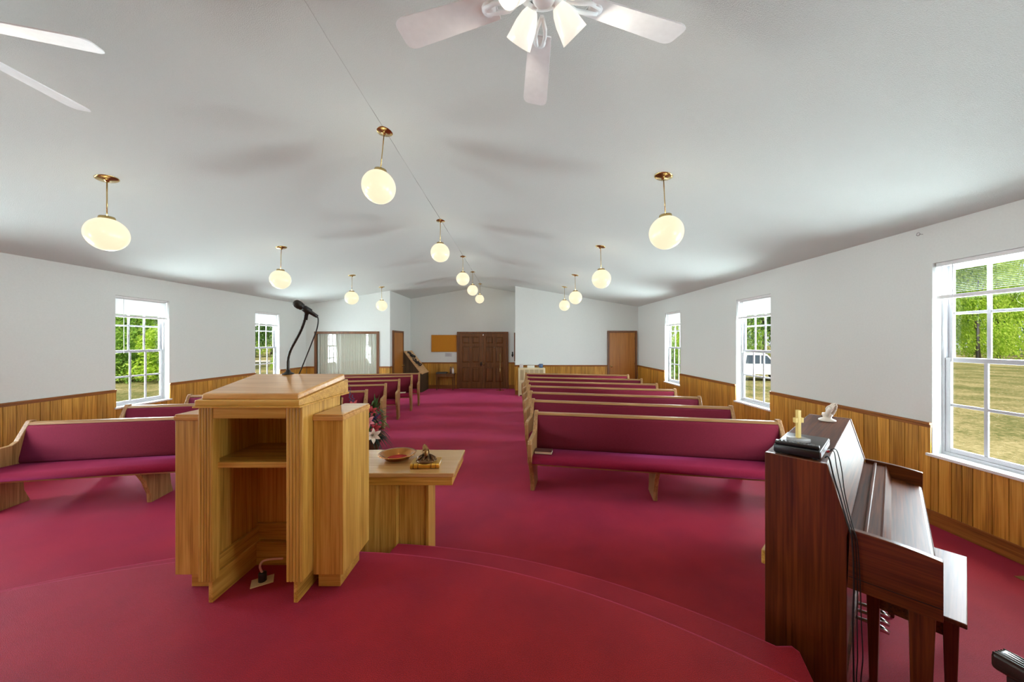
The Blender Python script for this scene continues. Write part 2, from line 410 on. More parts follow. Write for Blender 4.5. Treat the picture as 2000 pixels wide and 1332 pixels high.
# ------------------------------------------------------------------ doors at the back
def knob(parent, x, y, z, mat, d=(0,-1,0), name='knob'):
    M = TR(x,y,z) @ Vector((0,0,1)).rotation_difference(Vector(d)).to_matrix().to_4x4()
    return MB().lathe([(.03,0),(.03,.006),(.012,.01),(.011,.03),(.024,.042),(.028,.055),(.02,.068),(0,.072)],16,M).build(name, mat, parent)
# double doors in the alcove
cx0, cx1, ztop = -2.18, -.29, 2.10
m = MB(); yf = YA-.05
m.box(cx0,cx0+.075,yf,YA,0,ztop); m.box(cx1-.075,cx1,yf,YA,0,ztop); m.box(cx0+.075,cx1-.075,yf,YA,ztop-.065,ztop)
d1 = struct(m.build('door_1', M_casing, bevel=.006), 'dark panelled double entrance doors in the alcove')
mid = (cx0+cx1)/2
for k,(x0,x1) in enumerate(((cx0+.077,mid-.003),(mid+.003,cx1-.077))):
    lf = MB(); z0, z1 = .01, ztop-.067; y0, y1 = YA-.035, YA-.001
    st = .11; lf.box(x0,x0+st,y0,y1,z0,z1); lf.box(x1-st,x1,y0,y1,z0,z1)
    xm = (x0+x1)/2; lf.box(xm-.05,xm+.05,y0+.0015,y1-.0015,z0+.002,z1-.002)
    rails = [(z0,.24),(.80,.96),(1.56,1.66),(z1-.11,z1)]
    for a, b in rails: lf.box(x0+st,x1-st,y0,y1,a,b)
    for (a,b) in ((.24,.80),(.96,1.56),(1.66,z1-.11)):
        for (p,q) in ((x0+st,xm-.05),(xm+.05,x1-st)):
            lf.box(p,q,y0+.026,y1,a,b); lf.hexa([(p+.012,y0+.026,a+.012),(q-.012,y0+.026,a+.012),(q-.012,y0+.026,b-.012),(p+.012,y0+.026,b-.012)],[(p+.05,y0+.006,a+.05),(q-.05,y0+.006,a+.05),(q-.05,y0+.006,b-.05),(p+.05,y0+.006,b-.05)])
    lo = lf.build('door_leaf', M_doorbrown, d1, bevel=.003)
    MB().lathe([(.017,0),(.017,.008),(0,.010)],12,TR(xm,y0,1.52)@RX(PI/2)).build('peephole', M_steel, lo)
    if k == 0:
        MB().rbox(x1-.075,x1-.03,y0-.012,y0,.83,.99,.005).build('handle_plate', M_blackm, lo)
        knob(lo, x1-.052, y0-.012, .90, M_blackm)
    else:
        knob(lo, x0+.045, y0, .90, M_brass)
        MB().rbox(x0+.01,x0+.045,y0-.02,y0,z1-.09,z1-.02,.004).build('latch', M_steel, lo)
def slab_door(n, M, w, label, knob_left=True):
    h = 2.095
    c = MB(); c.box(0,.06,-.03,.02,0,h,M); c.box(w-.06,w,-.03,.02,0,h,M); c.box(.06,w-.06,-.03,.02,h-.06,h,M)
    d = struct(c.build('door_%d' % n, M_casing, bevel=.005), label)
    lf = MB().box(.062,w-.062,-.012,.018,.01,h-.062,M).build('door_leaf', M_doortan, d, bevel=.002)
    kx = .12 if knob_left else w-.12
    p = M @ Vector((kx,-.012,.93)); dd = (M.to_3x3() @ Vector((0,-1,0)))
    knob(lf, *p, M_brass, dd)
    hx = w-.075 if knob_left else .075
    for z in (.25,1.05,1.85):
        MB().tube([M@Vector((hx,-.02,z-.045)),M@Vector((hx,-.02,z+.045))], .008, 8).build('hinge', M_brass, lf)
slab_door(2, TR(2.99,YB-.0,0)@TR(0,-.022,0), .96, 'tan veneer door with brown casing in the right corner')
slab_door(3, TR(AX0+.022,YL+.18,0)@RZ(PI/2), 1.0, 'tan door on the alcove left side', False)

# nursery window: frame, glass, pleated curtain behind it
m = MB(); x0,x1,z0,z1 = NW; f = .075
m.box(x0-f,x0,YL-.025,YL+.05,z0-f,z1+f); m.box(x1,x1+f,YL-.025,YL+.05,z0-f,z1+f); m.box(x0,x1,YL-.025,YL+.05,z1,z1+f); m.box(x0,x1,YL-.025,YL+.05,z0-f,z0)
nw = struct(m.build('window_9', M_casing, bevel=.005), 'wide brown framed interior window with curtain behind glass')
MB().box(x0,x1,YL+.02,YL+.026,z0,z1).build('pane', M_glassb, nw)
M_curt = fabric('curtain_cloth', srgb(224,226,212), srgb(240,241,230), srgb(255,255,255))
m = MB(); n = 220; vs = []; fs = []
for i in range(n+1):
    x = x0-.05+(x1-x0+.1)*i/n; y = YL+.16+.022*math.sin(i*1.05)+.008*math.sin(i*.37)
    vs += [(x,y,.5),(x,y,2.05),(x,y+.004,.5),(x,y+.004,2.05)]
for i in range(n):
    a, b = 4*i, 4*i+4; fs += [(a,b,b+1,a+1),(a+2,a+3,b+3,b+2)]
    if i == 0: fs.append((a,a+1,a+3,a+2))
cu = m.add(vs, fs, True).build('curtain', M_curt); tag(cu, 'pale pleated curtain hanging behind the brown framed interior window', 'curtain')

# ------------------------------------------------------------------ platform and steps
CX, CY = -1.25, -1.34
def arc_poly(R, x0, x1, ydown, n=48, corner=0):
    a0 = math.acos((x0-CX)/R); a1 = math.acos((x1-CX)/R)
    return [(CX+R*math.cos(a0+(a1-a0)*i/n), CY+R*math.sin(a0+(a1-a0)*i/n)) for i in range(n+1)]
def slab(pts, z0, z1):                      # rounded nosing along the edge
    m = MB(); r = .03; n = len(pts)
    c = Vector((CX, CY-1)); prof = [(0,z0),(0,z1-r)]+[(-r*(1-math.cos(t)), z1-r+r*math.sin(t)) for t in (PI/8,PI/4,3*PI/8,PI/2)]
    vs = []; k = len(prof)
    for p in pts:
        d = (Vector(p)-c); L = d.length
        for o, z in prof:
            q = c+d*((L+o)/L); vs.append((q.x,q.y,z))
    fs = []
    for i in range(n):
        j = (i+1) % n
        for a in range(k-1): fs.append((i*k+a, j*k+a, j*k+a+1, i*k+a+1))
    m.add(vs, fs, True)
    b = len(self_v(m))-len(vs)
    m.f.append([b+i*k+k-1 for i in range(n)]); m.s.append(False); m.f.append([b+i*k for i in range(n)][::-1]); m.s.append(False)
    return m
def self_v(m): return m.v
top = arc_poly(3.70, 1.26, -3.76, 0)
top = [(1.26,-2.58)]+top+[(-3.76,-2.58)]
struct(slab(top, 0, .36).build('platform_floor', M_carpet), 'raised carpeted platform with curved front')
# lower tread in two parts, leaving a bay for the communion table
R2 = 4.11
ri = arc_poly(R2, 1.36, -.92, 0); 
lo = [(-.92,2.05)]+[(1.06,1.10),(1.20,1.10),(1.385,1.63),(1.452,1.80),(1.44,1.835)]+ri+[( -.94,2.66)]
struct(slab(lo, 0, .18).build('platform_step', M_carpet), 'lower curved step right of the communion table')
li = arc_poly(R2, -1.60, -3.86, 0)
lo = [(-3.95,1.50),(-3.5,1.0),(-1.60,2.05)]+li
struct(slab(lo, 0, .18).build('platform_step', M_carpet), 'lower curved step left of the communion table')

# ------------------------------------------------------------------ pews
L = 2.78
def make_pew(label):
    t = thing('church_pew', label, 'pew', group='maroon padded pews')
    prof = [(.17,0),(.165,.08),(.10,.24),(.03,.34),(-.015,.40),(-.03,.46),(-.035,.60),(-.02,.632),(.01,.642),(.34,.652),(.385,.68),(.495,.872),(.508,.88),(.548,.88),(.56,.868),(.545,.80),(.47,.50),(.43,.30),(.44,.14),(.49,.02),(.49,0)]
    for x in (0, L-.048):
        MB().prism(prof,'x',x,x+.048).build('end_panel', M_pewz, t, bevel=.007, seg=3)
    sup = [(.17,0),(.16,.10),(.09,.26),(.02,.36),(.02,.375),(.44,.375),(.43,.25),(.45,.10),(.48,0)]
    MB().prism(sup,'x',L/2-.022,L/2+.022).build('support', M_pewz, t, bevel=.004)
    # cushions
    x0, x1 = .049, L-.049
    sp = [(.005,.375),(-.012,.395),(-.014,.425),(.0,.45),(.03,.462),(.2,.455),(.415,.437),(.42,.365)]
    MB().prism(sp,'x',x0,x1,smooth=True).build('seat_cushion', M_seat, t)
    bp = [(.40,.43),(.418,.425),(.515,.826),(.50,.832),(.47,.826),(.455,.80),(.385,.50),(.382,.455)]
    MB().prism(bp,'x',x0,x1,smooth=True).build('back_cushion', M_back, t)
    MB().prism([(.424,.40),(.444,.40),(.545,.826),(.522,.826)],'x',x0,x1).build('back_panel', M_pewx, t)
    MB().prism([(.472,.832),(.476,.853),(.49,.862),(.535,.862),(.55,.853),(.55,.828),(.50,.826)],'x',x0,x1).build('top_rail', M_pewx, t, bevel=.003)
    MB().box(.049,L-.049,.03,.42,.352,.372).build('seat_board', M_pewx, t)
    return t
ordn = ['front','second','third','fourth','fifth','sixth','seventh']
YRt = [4.467,5.38,6.22,7.09,7.95,8.85,9.85]; YLt = [4.43,5.46,6.39,7.33,8.18,9.16,9.86]
pew0 = None; pewsR = []; pewsL = []
for side in ('right','left'):
    for k in range(7):
        lab = 'maroon padded oak pew, %s row to the %s of the aisle' % (ordn[k], side)
        if side == 'right':
            ph = -math.radians(11.2 if k == 0 else 12.5); T = Vector((.235+.004*k, YRt[k]))
            o = T - .52*Vector((-math.sin(ph), math.cos(ph)))
        else:
            ph = math.radians(11.0 if k == 0 else 12.3); T = Vector((-2.70, YLt[k])) - L*Vector((math.cos(ph), math.sin(ph)))
            o = T - .52*Vector((-math.sin(ph), math.cos(ph)))
        if pew0 is None:
            pew0 = make_pew(lab); pew0.location = (o.x,o.y,0); pew0.rotation_euler = (0,0,ph); p = pew0
        else: p = dup(pew0, (o.x,o.y,0), ph, lab)
        (pewsR if side == 'right' else pewsL).append((o, ph))
def on_pew(pw, x, y): 
    o, ph = pw; c, s = math.cos(ph), math.sin(ph); return (o.x+x*c-y*s, o.y+x*s+y*c, ph)
M_brownbook = plain('brown_book_cloth', srgb(74,30,24), .6); M_page = plain('page_edges', srgb(236,216,190), .8)
def book(name, label, w, d, h, loc, rz, cov, pages=M_page):
    t = thing(name, label, 'book', loc, rz)
    c = MB(); c.box(0,w,0,d,0,.003); c.box(0,w,0,d,h-.003,h); c.box(0,w,d-.004,d,0,h); c.build('cover', cov, t, bevel=.001)
    MB().box(.004,w-.004,.004,d-.005,.003,h-.003).build('pages', pages, t); return t
x, y, ph = on_pew(pewsR[0], .06, .09)
book('hymnal', 'brown closed hymnal lying on the front right pew seat by the aisle', .20, .13, .032, (x,y,.462), ph, M_brownbook)
x, y, ph = on_pew(pewsL[5], L-.30, .12)
tag(MB().box(0,.15,0,.2,0,.006).build('booklet', M_page, loc=(x,y,.46)), 'white booklet on the sixth row left pew seat near the aisle', 'booklet').rotation_euler = (0,0,ph)

# ------------------------------------------------------------------ pulpit
PZ = .36
pu = thing('pulpit', 'tall oak pulpit with open shelves and slanted reading top on the platform', 'pulpit', (-1.41,2.07,PZ))
def P(m, name, mat, parent=pu, bevel=.003):
    M = TR(1.41,-2.07,-PZ); m.v = [tuple(M @ Vector(q)) for q in m.v]
    return m.build(name, mat, parent, bevel)
def fluted(x0, x1, y0, y1, z0, z1):                       # post with vertical reeds on its front
    m = MB(); m.box(x0,x1,y0+.006,y1,z0,z1); n = 5; w = (x1-x0)/n
    for i in range(n): m.box(x0+i*w+.001, x0+(i+1)*w-.001, y0, y0+.006, z0, z1)
    return m
for nm_, x0, x1 in (('l',-1.678,-1.604),('r',-1.214,-1.128)):
    P(fluted(x0,x1,1.85,1.90,.487,1.42), 'front_post', M_oakz)
P(MB().box(-1.604,-1.214,1.853,1.90,1.35,1.42), 'header_rail', M_oakx)
for x0, x1 in ((-1.676,-1.655),(-1.152,-1.130)):
    P(MB().box(x0,x1,1.90,2.27,.487,1.42), 'side_panel', M_oakz)
for x0 in (-1.645,-1.19):
    P(MB().box(x0,x0+.022,1.875,2.24,PZ,.50), 'foot_board', M_oaky)
P(MB().box(-1.676,-1.13,2.25,2.27,.44,1.42), 'back_panel', M_oakz)
P(MB().box(-1.655,-1.152,2.228,2.25,.47,.60), 'bottom_rail', M_oakx)
P(MB().box(-1.655,-1.633,1.90,2.228,.487,.58), 'bottom_rail', M_oaky)
P(MB().box(-1.623,-1.19,2.19,2.21,PZ,.50), 'inner_plinth', M_oakx)
P(MB().box(-1.655,-1.152,1.885,2.25,1.078,1.108), 'shelf', M_oakx)
for x0, x1 in ((-1.896,-1.678),(-1.128,-.962)):
    w = P(MB().box(x0,x1,1.95,2.295,.46,1.318), 'side_wing', M_oakz)
    i0, i1 = (x0+.045,x1-.0) if x0 < -1.5 else (x0+0,x1-.04)
    c = MB(); c.box(i0,i1,2.0,2.245,PZ,.46)
    P(c, 'wing_plinth', M_oakx, w)
    o0, o1 = (x0-.004,x1) if x0 < -1.5 else (x0,x1+.004)
    c = MB(); c.box(o0,o1,1.944,2.303,1.318,1.343); c.box(o0+.004,o1-.004,1.948,2.299,1.343,1.352)
    P(c, 'wing_cap', M_oaktop, w)
for c_ in pu.children:
    if c_.name.startswith('side_wing'):
        for g in c_.children: g.matrix_parent_inverse = Matrix.Identity(4)
# wedge under the reading board with mouldings, then the board
m = MB()
m.hexa([(-1.672,1.82,1.42),(-1.126,1.82,1.42),(-1.10,2.30,1.425),(-1.70,2.30,1.425)],[(-1.672,1.82,1.452),(-1.126,1.82,1.452),(-1.10,2.30,1.512),(-1.70,2.30,1.512)])
P(m, 'top_moulding', M_oakx, bevel=.006)
m = MB(); m.hexa([(-1.678,1.814,1.412),(-1.12,1.814,1.412),(-1.095,2.305,1.416),(-1.706,2.305,1.416)],[(-1.678,1.814,1.421),(-1.12,1.814,1.421),(-1.095,2.305,1.427),(-1.706,2.305,1.427)])
P(m, 'bead_moulding', M_oakx, bevel=.003)
m = MB(); m.hexa([(-1.648,1.832,1.453),(-1.138,1.832,1.453),(-1.108,2.28,1.511),(-1.690,2.28,1.511)],[(-1.645,1.836,1.484),(-1.141,1.836,1.484),(-1.112,2.272,1.549),(-1.686,2.272,1.549)])
P(m, 'reading_top', M_oaktop, bevel=.008)

# microphone on gooseneck (stands on the back edge of the reading top)
def at(px, py, Y): return Vector(((px-1008)*Y/685, Y, H-(py-666)*Y/685))
YM = 2.262
mi = thing('microphone', 'dark gooseneck microphone rising from the back edge of the pulpit top', 'microphone', at(563,730,YM))
def Pm(m, name, mat, parent=mi):
    M = TR(*(-mi.location)); m.v = [tuple(M @ Vector(q)) for q in m.v]; return m.build(name, mat, parent)
b = at(563,731,YM); b.z = 1.5465
Pm(MB().lathe([(.034,0),(.034,.004),(.026,.008),(.016,.014),(.011,.03),(0,.03)],20,TR(*b)), 'base_flange', M_blackm)
pts = [at(*q) for q in ((562.5,728,YM),(562.8,702,YM),(567.5,684,YM-.01),(577.5,665,YM-.03),(586.5,648,YM-.045),(593.7,630,YM-.055),(597.5,614,YM-.06))]
def smooth_path(p, n=6):
    out = []
    for i in range(len(p)-1):
        a, b_, c, d = p[max(i-1,0)], p[i], p[i+1], p[min(i+2,len(p)-1)]
        for k in range(n):
            t = k/n; out.append(.5*((2*b_)+(c-a)*t+(2*a-5*b_+4*c-d)*t*t+(3*b_-a-3*c+d)*t**3))
    return out+[p[-1]]
gp = smooth_path(pts)
Pm(MB().tube(gp, [.0095 if i < 6 else (.0082 if i % 2 else .0075) for i in range(len(gp))], 10), 'gooseneck', M_blackm)
e0, e1 = at(574,589.5,YM-.09), at(620,618.5,YM-.05)
ax = (e1-e0).normalized(); LM = (e1-e0).length
q = Vector((0,0,1)).rotation_difference(ax).to_matrix().to_4x4()
Pm(MB().lathe([(0,0),(.012,.001),(.020,.007),(.0245,.018),(.0255,.030),(.0245,.042),(.021,.050)],20,TR(*e0)@q), 'mic_grille', plain('mic_grille_mesh', srgb(52,50,46), .5, .6))
Pm(MB().lathe([(.0225,.050),(.0225,.055),(.018,.06),(.013,LM*.72),(.0115,LM*.9),(.010,LM),(0,LM)],18,TR(*e0)@q), 'mic_body', M_black)
cl = e0+ax*LM*.55
Pm(MB().lathe([(.019,-.022),(.021,-.02),(.021,.02),(.019,.022)],16,TR(*cl)@q).tube([cl+Vector((0,0,-.012)), (cl+gp[-1])/2+Vector((0,0,-.006)), gp[-1]+Vector((0,0,-.01)), gp[-1]+Vector((-.003,0,-.035))],[.012,.013,.0125,.0115],10), 'mic_clip', M_black)
cp = smooth_path([e1, at(621.5,626,YM-.045), at(619,642,YM-.04), at(611,664,YM-.03), at(598,697,YM-.01), at(585,729,YM), at(583.5,731,YM)])
Pm(MB().tube(cp, .0038, 8), 'mic_cable', M_cable)

# floor outlet under the pulpit
ou = thing('floor_outlet', 'tan floor outlet plate with black plug inside the pulpit base', 'outlet', (-1.475,2.04,PZ), .55)
MB().rbox(-.055,.055,-.04,.04,0,.006,.002).build('cover_plate', M_cream, ou)
MB().lathe([(.021,.006),(.021,.05),(.018,.056),(0,.056)],16).build('plug', M_black, ou)
MB().tube(smooth_path([Vector(p) for p in ((0,0,.05),(-.012,.0,.09),(.0,.012,.112),(.04,.012,.112),(.10,.012,.096))]), .006, 8).build('cord', plain('pink_cord', srgb(226,178,160), .6), ou)

# ------------------------------------------------------------------ communion table and what stands on it
ct = thing('communion_table', 'oak communion table with thick top on a pedestal beyond the pulpit', 'table', (-1.25,2.88,0))
def Pc(m, name, mat, bevel=.004):
    M = TR(1.25,-2.88,0); m.v = [tuple(M @ Vector(q)) for q in m.v]; return m.build(name, mat, ct, bevel)
Pc(MB().box(-2.04,-.46,2.60,3.165,.748,.78), 'table_top', wood('oak_table_top', srgb(172,130,76), srgb(190,148,92), srgb(204,164,110), axis='x', rough=.22, coat=.5), .006)
Pc(MB().box(-2.025,-.475,2.612,3.153,.684,.748), 'apron', M_oakx)
Pc(MB().box(-1.58,-.925,2.70,3.07,0,.684), 'pedestal', M_oakz)
for x0, x1 in ((-1.83,-1.58),(-.925,-.715)): Pc(MB().box(x0,x1,2.775,2.99,0,.684), 'pedestal_wing', M_oakz)
for x0, x1 in ((-1.855,-1.83),(-.715,-.69)): Pc(MB().box(x0,x1,2.765,3.0,0,.684), 'edge_post', M_oakz)
op = thing('offering_plate', 'brass offering plate with red felt lining on the communion table', 'plate', (-.985,2.91,.78))
MB().lathe([(0,.002),(.075,.002),(.10,.012),(.118,.036),(.13,.043),(.15,.047),(.153,.051),(.15,.054),(.132,.051),(.117,.046),(.098,.018),(.078,.009),(0,.009)],40).build('rim_bowl', plain('copper_brass', srgb(186,122,62), .22, 1.0), op)
MB().lathe([(0,.0115),(.088,.0115),(.088,.009)],32).build('felt_lining', plain('red_felt', srgb(176,26,18), .95), op)

def hand(bm_add, side):                                  # one upright pressed hand: palm, four fingers, thumb
    m = MB()
    m.tube([(0,0,0),(0,.004*side,.03),(0,.002*side,.055),(0,0,.078)], [.013,.016,.019,.016], 10)
    for i,(dx,l) in enumerate(((-.0145,.045),(-.005,.055),(.005,.052),(.0145,.040))):
        m.tube([(dx,.0,.066),(dx*1.02,.001*side,.066+l*.4),(dx*.95,.0,.066+l*.75),(dx*.85,-.003*side,.066+l)], [.0062,.0058,.005,.0034], 8)
    m.tube([(.012,.004*side,.035),(.024,.004*side,.05),(.026,0,.068),(.022,-.003*side,.082)], [.0075,.007,.006,.004], 8)
    return m
def praying(parent, M, mat, gapw):
    for sd in (1,-1):
        h = hand(None, sd)
        T = M @ TR(0,sd*gapw,0) @ RX(sd*.10)
        h.v = [tuple(T @ Vector(q)) for q in h.v]; h.build('hand', mat, parent)
pb = thing('praying_hands_figurine', 'dark bronze praying hands figurine on a gold book on the communion table', 'figurine', (-.705,2.755,.78), .06)
MB().rbox(-.105,.105,-.065,.075,.006,.034,.004).build('pages', M_page, pb)
c = MB(); c.box(-.11,.11,-.06,.08,0,.006); c.box(-.11,.11,-.06,.08,.034,.04)
sp = [(-.06-.016*math.sin(PI*i/8), .02-.02*math.cos(PI*i/8)) for i in range(9)]; c.prism(sp,'x',-.11,.11,smooth=True)
bk = c.build('book_cover', M_gold, pb, bevel=.002)
rb = MB()
for xx in (-.085,-.05,.05,.085): rb.prism([(y*1.0-.0015*(1 if y<-.06 else 0), z) for y, z in [(-.06-.0175*math.sin(PI*i/8), .02-.021*math.cos(PI*i/8)) for i in range(9)]],'x',xx-.002,xx+.002)
rb.build('spine_ribs', M_bronze, bk)
m = MB(); n = 20
m.lathe([(.072,.04),(.076,.046),(.068,.055),(.05,.062),(.035,.07),(0,.072)],24)
for k in range(9):
    a = 2*PI*k/9; m.tube([(.07*math.cos(a),.05*math.sin(a),.045),(.06*math.cos(a+.2),.045*math.sin(a+.2),.062),(.035*math.cos(a+.4),.028*math.sin(a+.4),.085)],[.014,.013,.006],8)
m.build('cuff', M_bronze, pb)
praying(pb, TR(0,0,.058)@RY(-.12)@RZ(.5)@Matrix.Scale(.95,4), plain('gilt_bronze', srgb(142,104,58), .3, .7), .013)

# ------------------------------------------------------------------ flower arrangement in the aisle
rf = random.Random(11)
fl = thing('flower_arrangement', 'floor basket of silk lilies and dark greenery beyond the pulpit', 'flowers', (-2.34,5.62,0))
MB().lathe([(.10,0),(.13,.02),(.17,.20),(.18,.26),(.17,.27),(.12,.25),(0,.24)],24).build('basket', plain('wicker', srgb(116,84,50), .8), fl)
def leafblade(m, base, d, l, w, droop=.3):
    d = Vector(d).normalized(); side = d.cross(Vector((0,0,1))); side = side.normalized() if side.length > .01 else Vector((1,0,0))
    vs = []; n = 5
    for i in range(n+1):
        t = i/n; p = Vector(base)+d*l*t+Vector((0,0,-droop*l*t*t)); ww = w*math.sin(PI*min(.97,t*.9+.06))
        vs += [p-side*ww, p+Vector((0,0,.12*ww)), p+side*ww]
    fs = []
    for i in range(n): a = 3*i; fs += [(a,a+1,a+4,a+3),(a+1,a+2,a+5,a+4)]
    m.add(vs, fs, True)
gm = MB(); gd = MB()
for k in range(230):
    a = rf.uniform(0,2*PI); z = rf.uniform(.22,.70); r = rf.uniform(.02,.20)*(1.15-abs(z-.45))
    base = (r*math.cos(a), r*math.sin(a)*.8, z)
    leafblade(gm if k % 3 else gd, base, (math.cos(a),math.sin(a),rf.uniform(-.5,1.0)), rf.uniform(.08,.2), rf.uniform(.008,.02), rf.uniform(.1,.7))
for k in range(70):
    a = rf.uniform(-1.2,1.9); base = (.1*math.cos(a),.1*math.sin(a),.26)
    leafblade(gd, base, (math.cos(a),math.sin(a),rf.uniform(-.2,.15)), rf.uniform(.15,.3), .007, rf.uniform(.5,.75))
for k in range(22):
    leafblade(gm, (.06+rf.uniform(-.04,.04),-.05,.58), (rf.uniform(.0,.6),rf.uniform(-.4,.2),1), rf.uniform(.25,.4), .014, .12)
gm.build('foliage', plain('silk_leaf_green', srgb(62,98,44), .6), fl)
gd.build('dark_foliage', plain('silk_leaf_dark', srgb(34,56,42), .6), fl)
def lily(c, d, s, mat, name='lily'):
    m = MB(); d = Vector(d).normalized(); q = Vector((0,0,1)).rotation_difference(d).to_matrix().to_4x4(); T = TR(*c)@q
    for k in range(6):
        a = 2*PI*k/6; ss = s*(1 if k % 2 else .92); vs = []
        for i in range(6):
            t = i/5; r = ss*(.12+.9*t**1.3); z = ss*(.75*math.sin(t*2.0)); w = ss*.26*math.sin(PI*min(.96,.12+t*.86))
            for j in (-1,0,1): vs.append((r*math.cos(a)-j*w*math.sin(a), r*math.sin(a)+j*w*math.cos(a), z+(.0 if j else -.03*s)))
        m.add(vs, [(3*i+j,3*i+j+1,3*i+j+4,3*i+j+3) for i in range(5) for j in range(2)], True, T)
    for k in range(5):
        a = 2*PI*k/5+.3; m.tube([T@Vector((0,0,.02*s)), T@Vector((.2*s*math.cos(a),.2*s*math.sin(a),.75*s))], .004, 5)
    return m.build(name, mat, fl)
M_pink = plain('silk_pink', srgb(232,150,160), .6); M_whitep = plain('silk_white', srgb(240,226,206), .6); M_redp = plain('silk_red', srgb(188,60,66), .6)
M_blue = plain('silk_indigo', srgb(54,58,96), .6)
lily((.13,-.22,.30),(.5,-.8,.25),.12,M_whitep); lily((.05,-.2,.50),(.3,-.9,.4),.11,M_pink); lily((-.16,-.18,.72),(-.1,-.8,.5),.11,M_redp)
lily((.06,-.12,.64),(.5,-.6,.6),.09,M_redp); lily((.12,-.16,.40),(.8,-.6,.2),.09,M_redp); lily((-.10,-.22,.42),(-.2,-.9,.2),.11,M_pink)
dm = MB()
for (x0,y0,x1,y1,z0,z1) in ((.05,-.08,.26,-.16,.5,.66),(-.02,-.1,.12,-.2,.4,.56),(-.22,.0,-.36,.02,.62,1.10),(-.28,.04,-.40,.05,.6,1.05)):
    for i in range(26):
        t = i/25; p = Vector((x0+(x1-x0)*t, y0+(y1-y0)*t, z0+(z1-z0)*t)); a = rf.uniform(0,2*PI); r = .026*(1.1-t)
        dm.ball((p.x+r*math.cos(a), p.y+r*math.sin(a), p.z), (.015*(1.25-t),)*3, 6)
dm.build('delphinium', M_blue, fl)

# ------------------------------------------------------------------ piano group
th = math.radians(43); P0 = Vector((1.39,1.96,0))
LP = 1.52
pi_ = thing('upright_piano', 'dark mahogany upright piano turned away beside the steps', 'piano', P0, th)
# local frame: x along the case (away), y = -depth  -> use depth s as negative y
def sy(s): return -s
def pr(m, pts, x0, x1): return m.prism([(sy(s),z) for s, z in pts],'x',x0,x1)
end = [(0,0),(.334,0),(.334,.80),(.342,.84),(.262,1.14),(0,1.14)]
for x0 in (0, LP-.03):
    pr(MB(), end, x0, x0+.03).build('end_panel', M_piaz, pi_, bevel=.004)
for x0 in (0, LP-.035):
    n = 14; topc = [(.345+(.635-.345)*i/n, .842+(-.002)*i/n-.026*(i/n)**2.2) for i in range(n+1)]
    ck = MB().prism([(sy(s),z) for s, z in [(.335,.555),(.635,.555)]+topc[::-1]],'x',x0,x0+.035)
    co = ck.build('cheek', M_piay, pi_, bevel=.003)
    MB().box(x0-.0015 if x0 == 0 else x0,x0+.030 if x0 == 0 else x0+.0365,sy(.634),sy(.34),.611,.615).build('cheek_groove', M_black, co)
i0, i1 = .031, LP-.031
MB().box(i0,i1,sy(.258),sy(.0),1.118,1.137).build('lid', M_piax, pi_, bevel=.004)
pr(MB(), [(.25,1.12),(.258,1.13),(.338,.835),(.325,.83)], i0, i1).build('music_panel', M_piax, pi_)
MB().box(i0,i1,sy(.02),sy(.0),.03,1.118).build('back_board', M_piaz, pi_)
MB().box(i0,i1,sy(.32),sy(.30),.10,.56).build('knee_board', M_piaz, pi_)
MB().box(i0,i1,sy(.334),sy(.0),.0,.10).build('bottom_rail', M_piaz, pi_)
j0, j1 = .0352, LP-.0352
MB().box(j0,j1,sy(.632),sy(.32),.558,.64).build('key_bed', M_piax, pi_, bevel=.003)
MB().box(j0,j1,sy(.455),sy(.335),.64,.818).build('shelf', M_piax, pi_, bevel=.002)
MB().rbox(j0+.01,j1-.01,sy(.405),sy(.39),.8185,.834,.004).build('ledge_strip', M_piax, pi_)
pr(MB(), [(.447,.819),(.455,.822),(.482,.738),(.47,.735)], j0, j1).build('fallboard_lip', M_piax, pi_)
pr(MB(), [(.455,.70),(.456,.742),(.615,.722),(.628,.714),(.628,.70)], j0, j1).build('fallboard', M_piax, pi_, bevel=.004)
MB().box(j0,j1,sy(.632),sy(.61),.64,.70).build('key_slip', M_piax, pi_)
for x0 in (.005, LP-.085):
    MB().hexa([(x0+.012,sy(.60),0),(x0+.068,sy(.60),0),(x0+.068,sy(.544),0),(x0+.012,sy(.544),0)],[(x0,sy(.615),.555),(x0+.08,sy(.615),.555),(x0+.08,sy(.535),.555),(x0,sy(.535),.555)]).build('leg', M_piaz, pi_, bevel=.003)
for k in (-1,0,1):
    xx = LP/2-.05+k*.085
    MB().tube([(xx,sy(.30),.075),(xx,sy(.40),.078),(xx,sy(.44),.07),(xx,sy(.475),.062)],[.009,.011,.019,.012],10).build('pedal', M_steel, pi_)
MB().rbox(.06,.2,.0,.03,.48,.56,.005).build('handle', M_oakx, pi_)
def pl(u, s, z): return P0 + Vector((u*math.cos(th)+s*math.sin(th), u*math.sin(th)-s*math.cos(th), z))

bx_ = thing('media_player', 'flat black player box on the near end of the piano top', 'player', pl(0,0,1.14), th)
MB().rbox(.03,.41,sy(.232),sy(.034),.006,.046,.004,2).build('case', M_black, bx_)
MB().box(.04,.40,sy(.235),sy(.231),.010,.042).build('rear_panel', plain('grey_panel', srgb(190,190,196), .35, .6), bx_)
for a in (.05,.38):
    for b in (.05,.21): MB().lathe([(.012,-.001),(.012,.006)],10,TR(a,sy(b),0)).build('foot', M_black, bx_)
re = thing('remote_control', 'long black remote control lying across the black player box', 'remote', pl(.075,.13,1.1862), th-PI/2+.10)
MB().rbox(-.095,.095,-.024,.024,0,.018,.006).build('case', M_black, re)
bt = MB()
for i in range(9):
    for j in range(3): bt.rbox(-.08+i*.018,-.07+i*.018,-.016+j*.013,-.008+j*.013,.0175,.020,.001,1)
bt.build('buttons', plain('grey_rubber', srgb(110,110,114), .6), re)
cr = thing('standing_cross', 'small cream and gold cross on a marble base on the black player box', 'cross', pl(.19,.12,1.1865), .06)
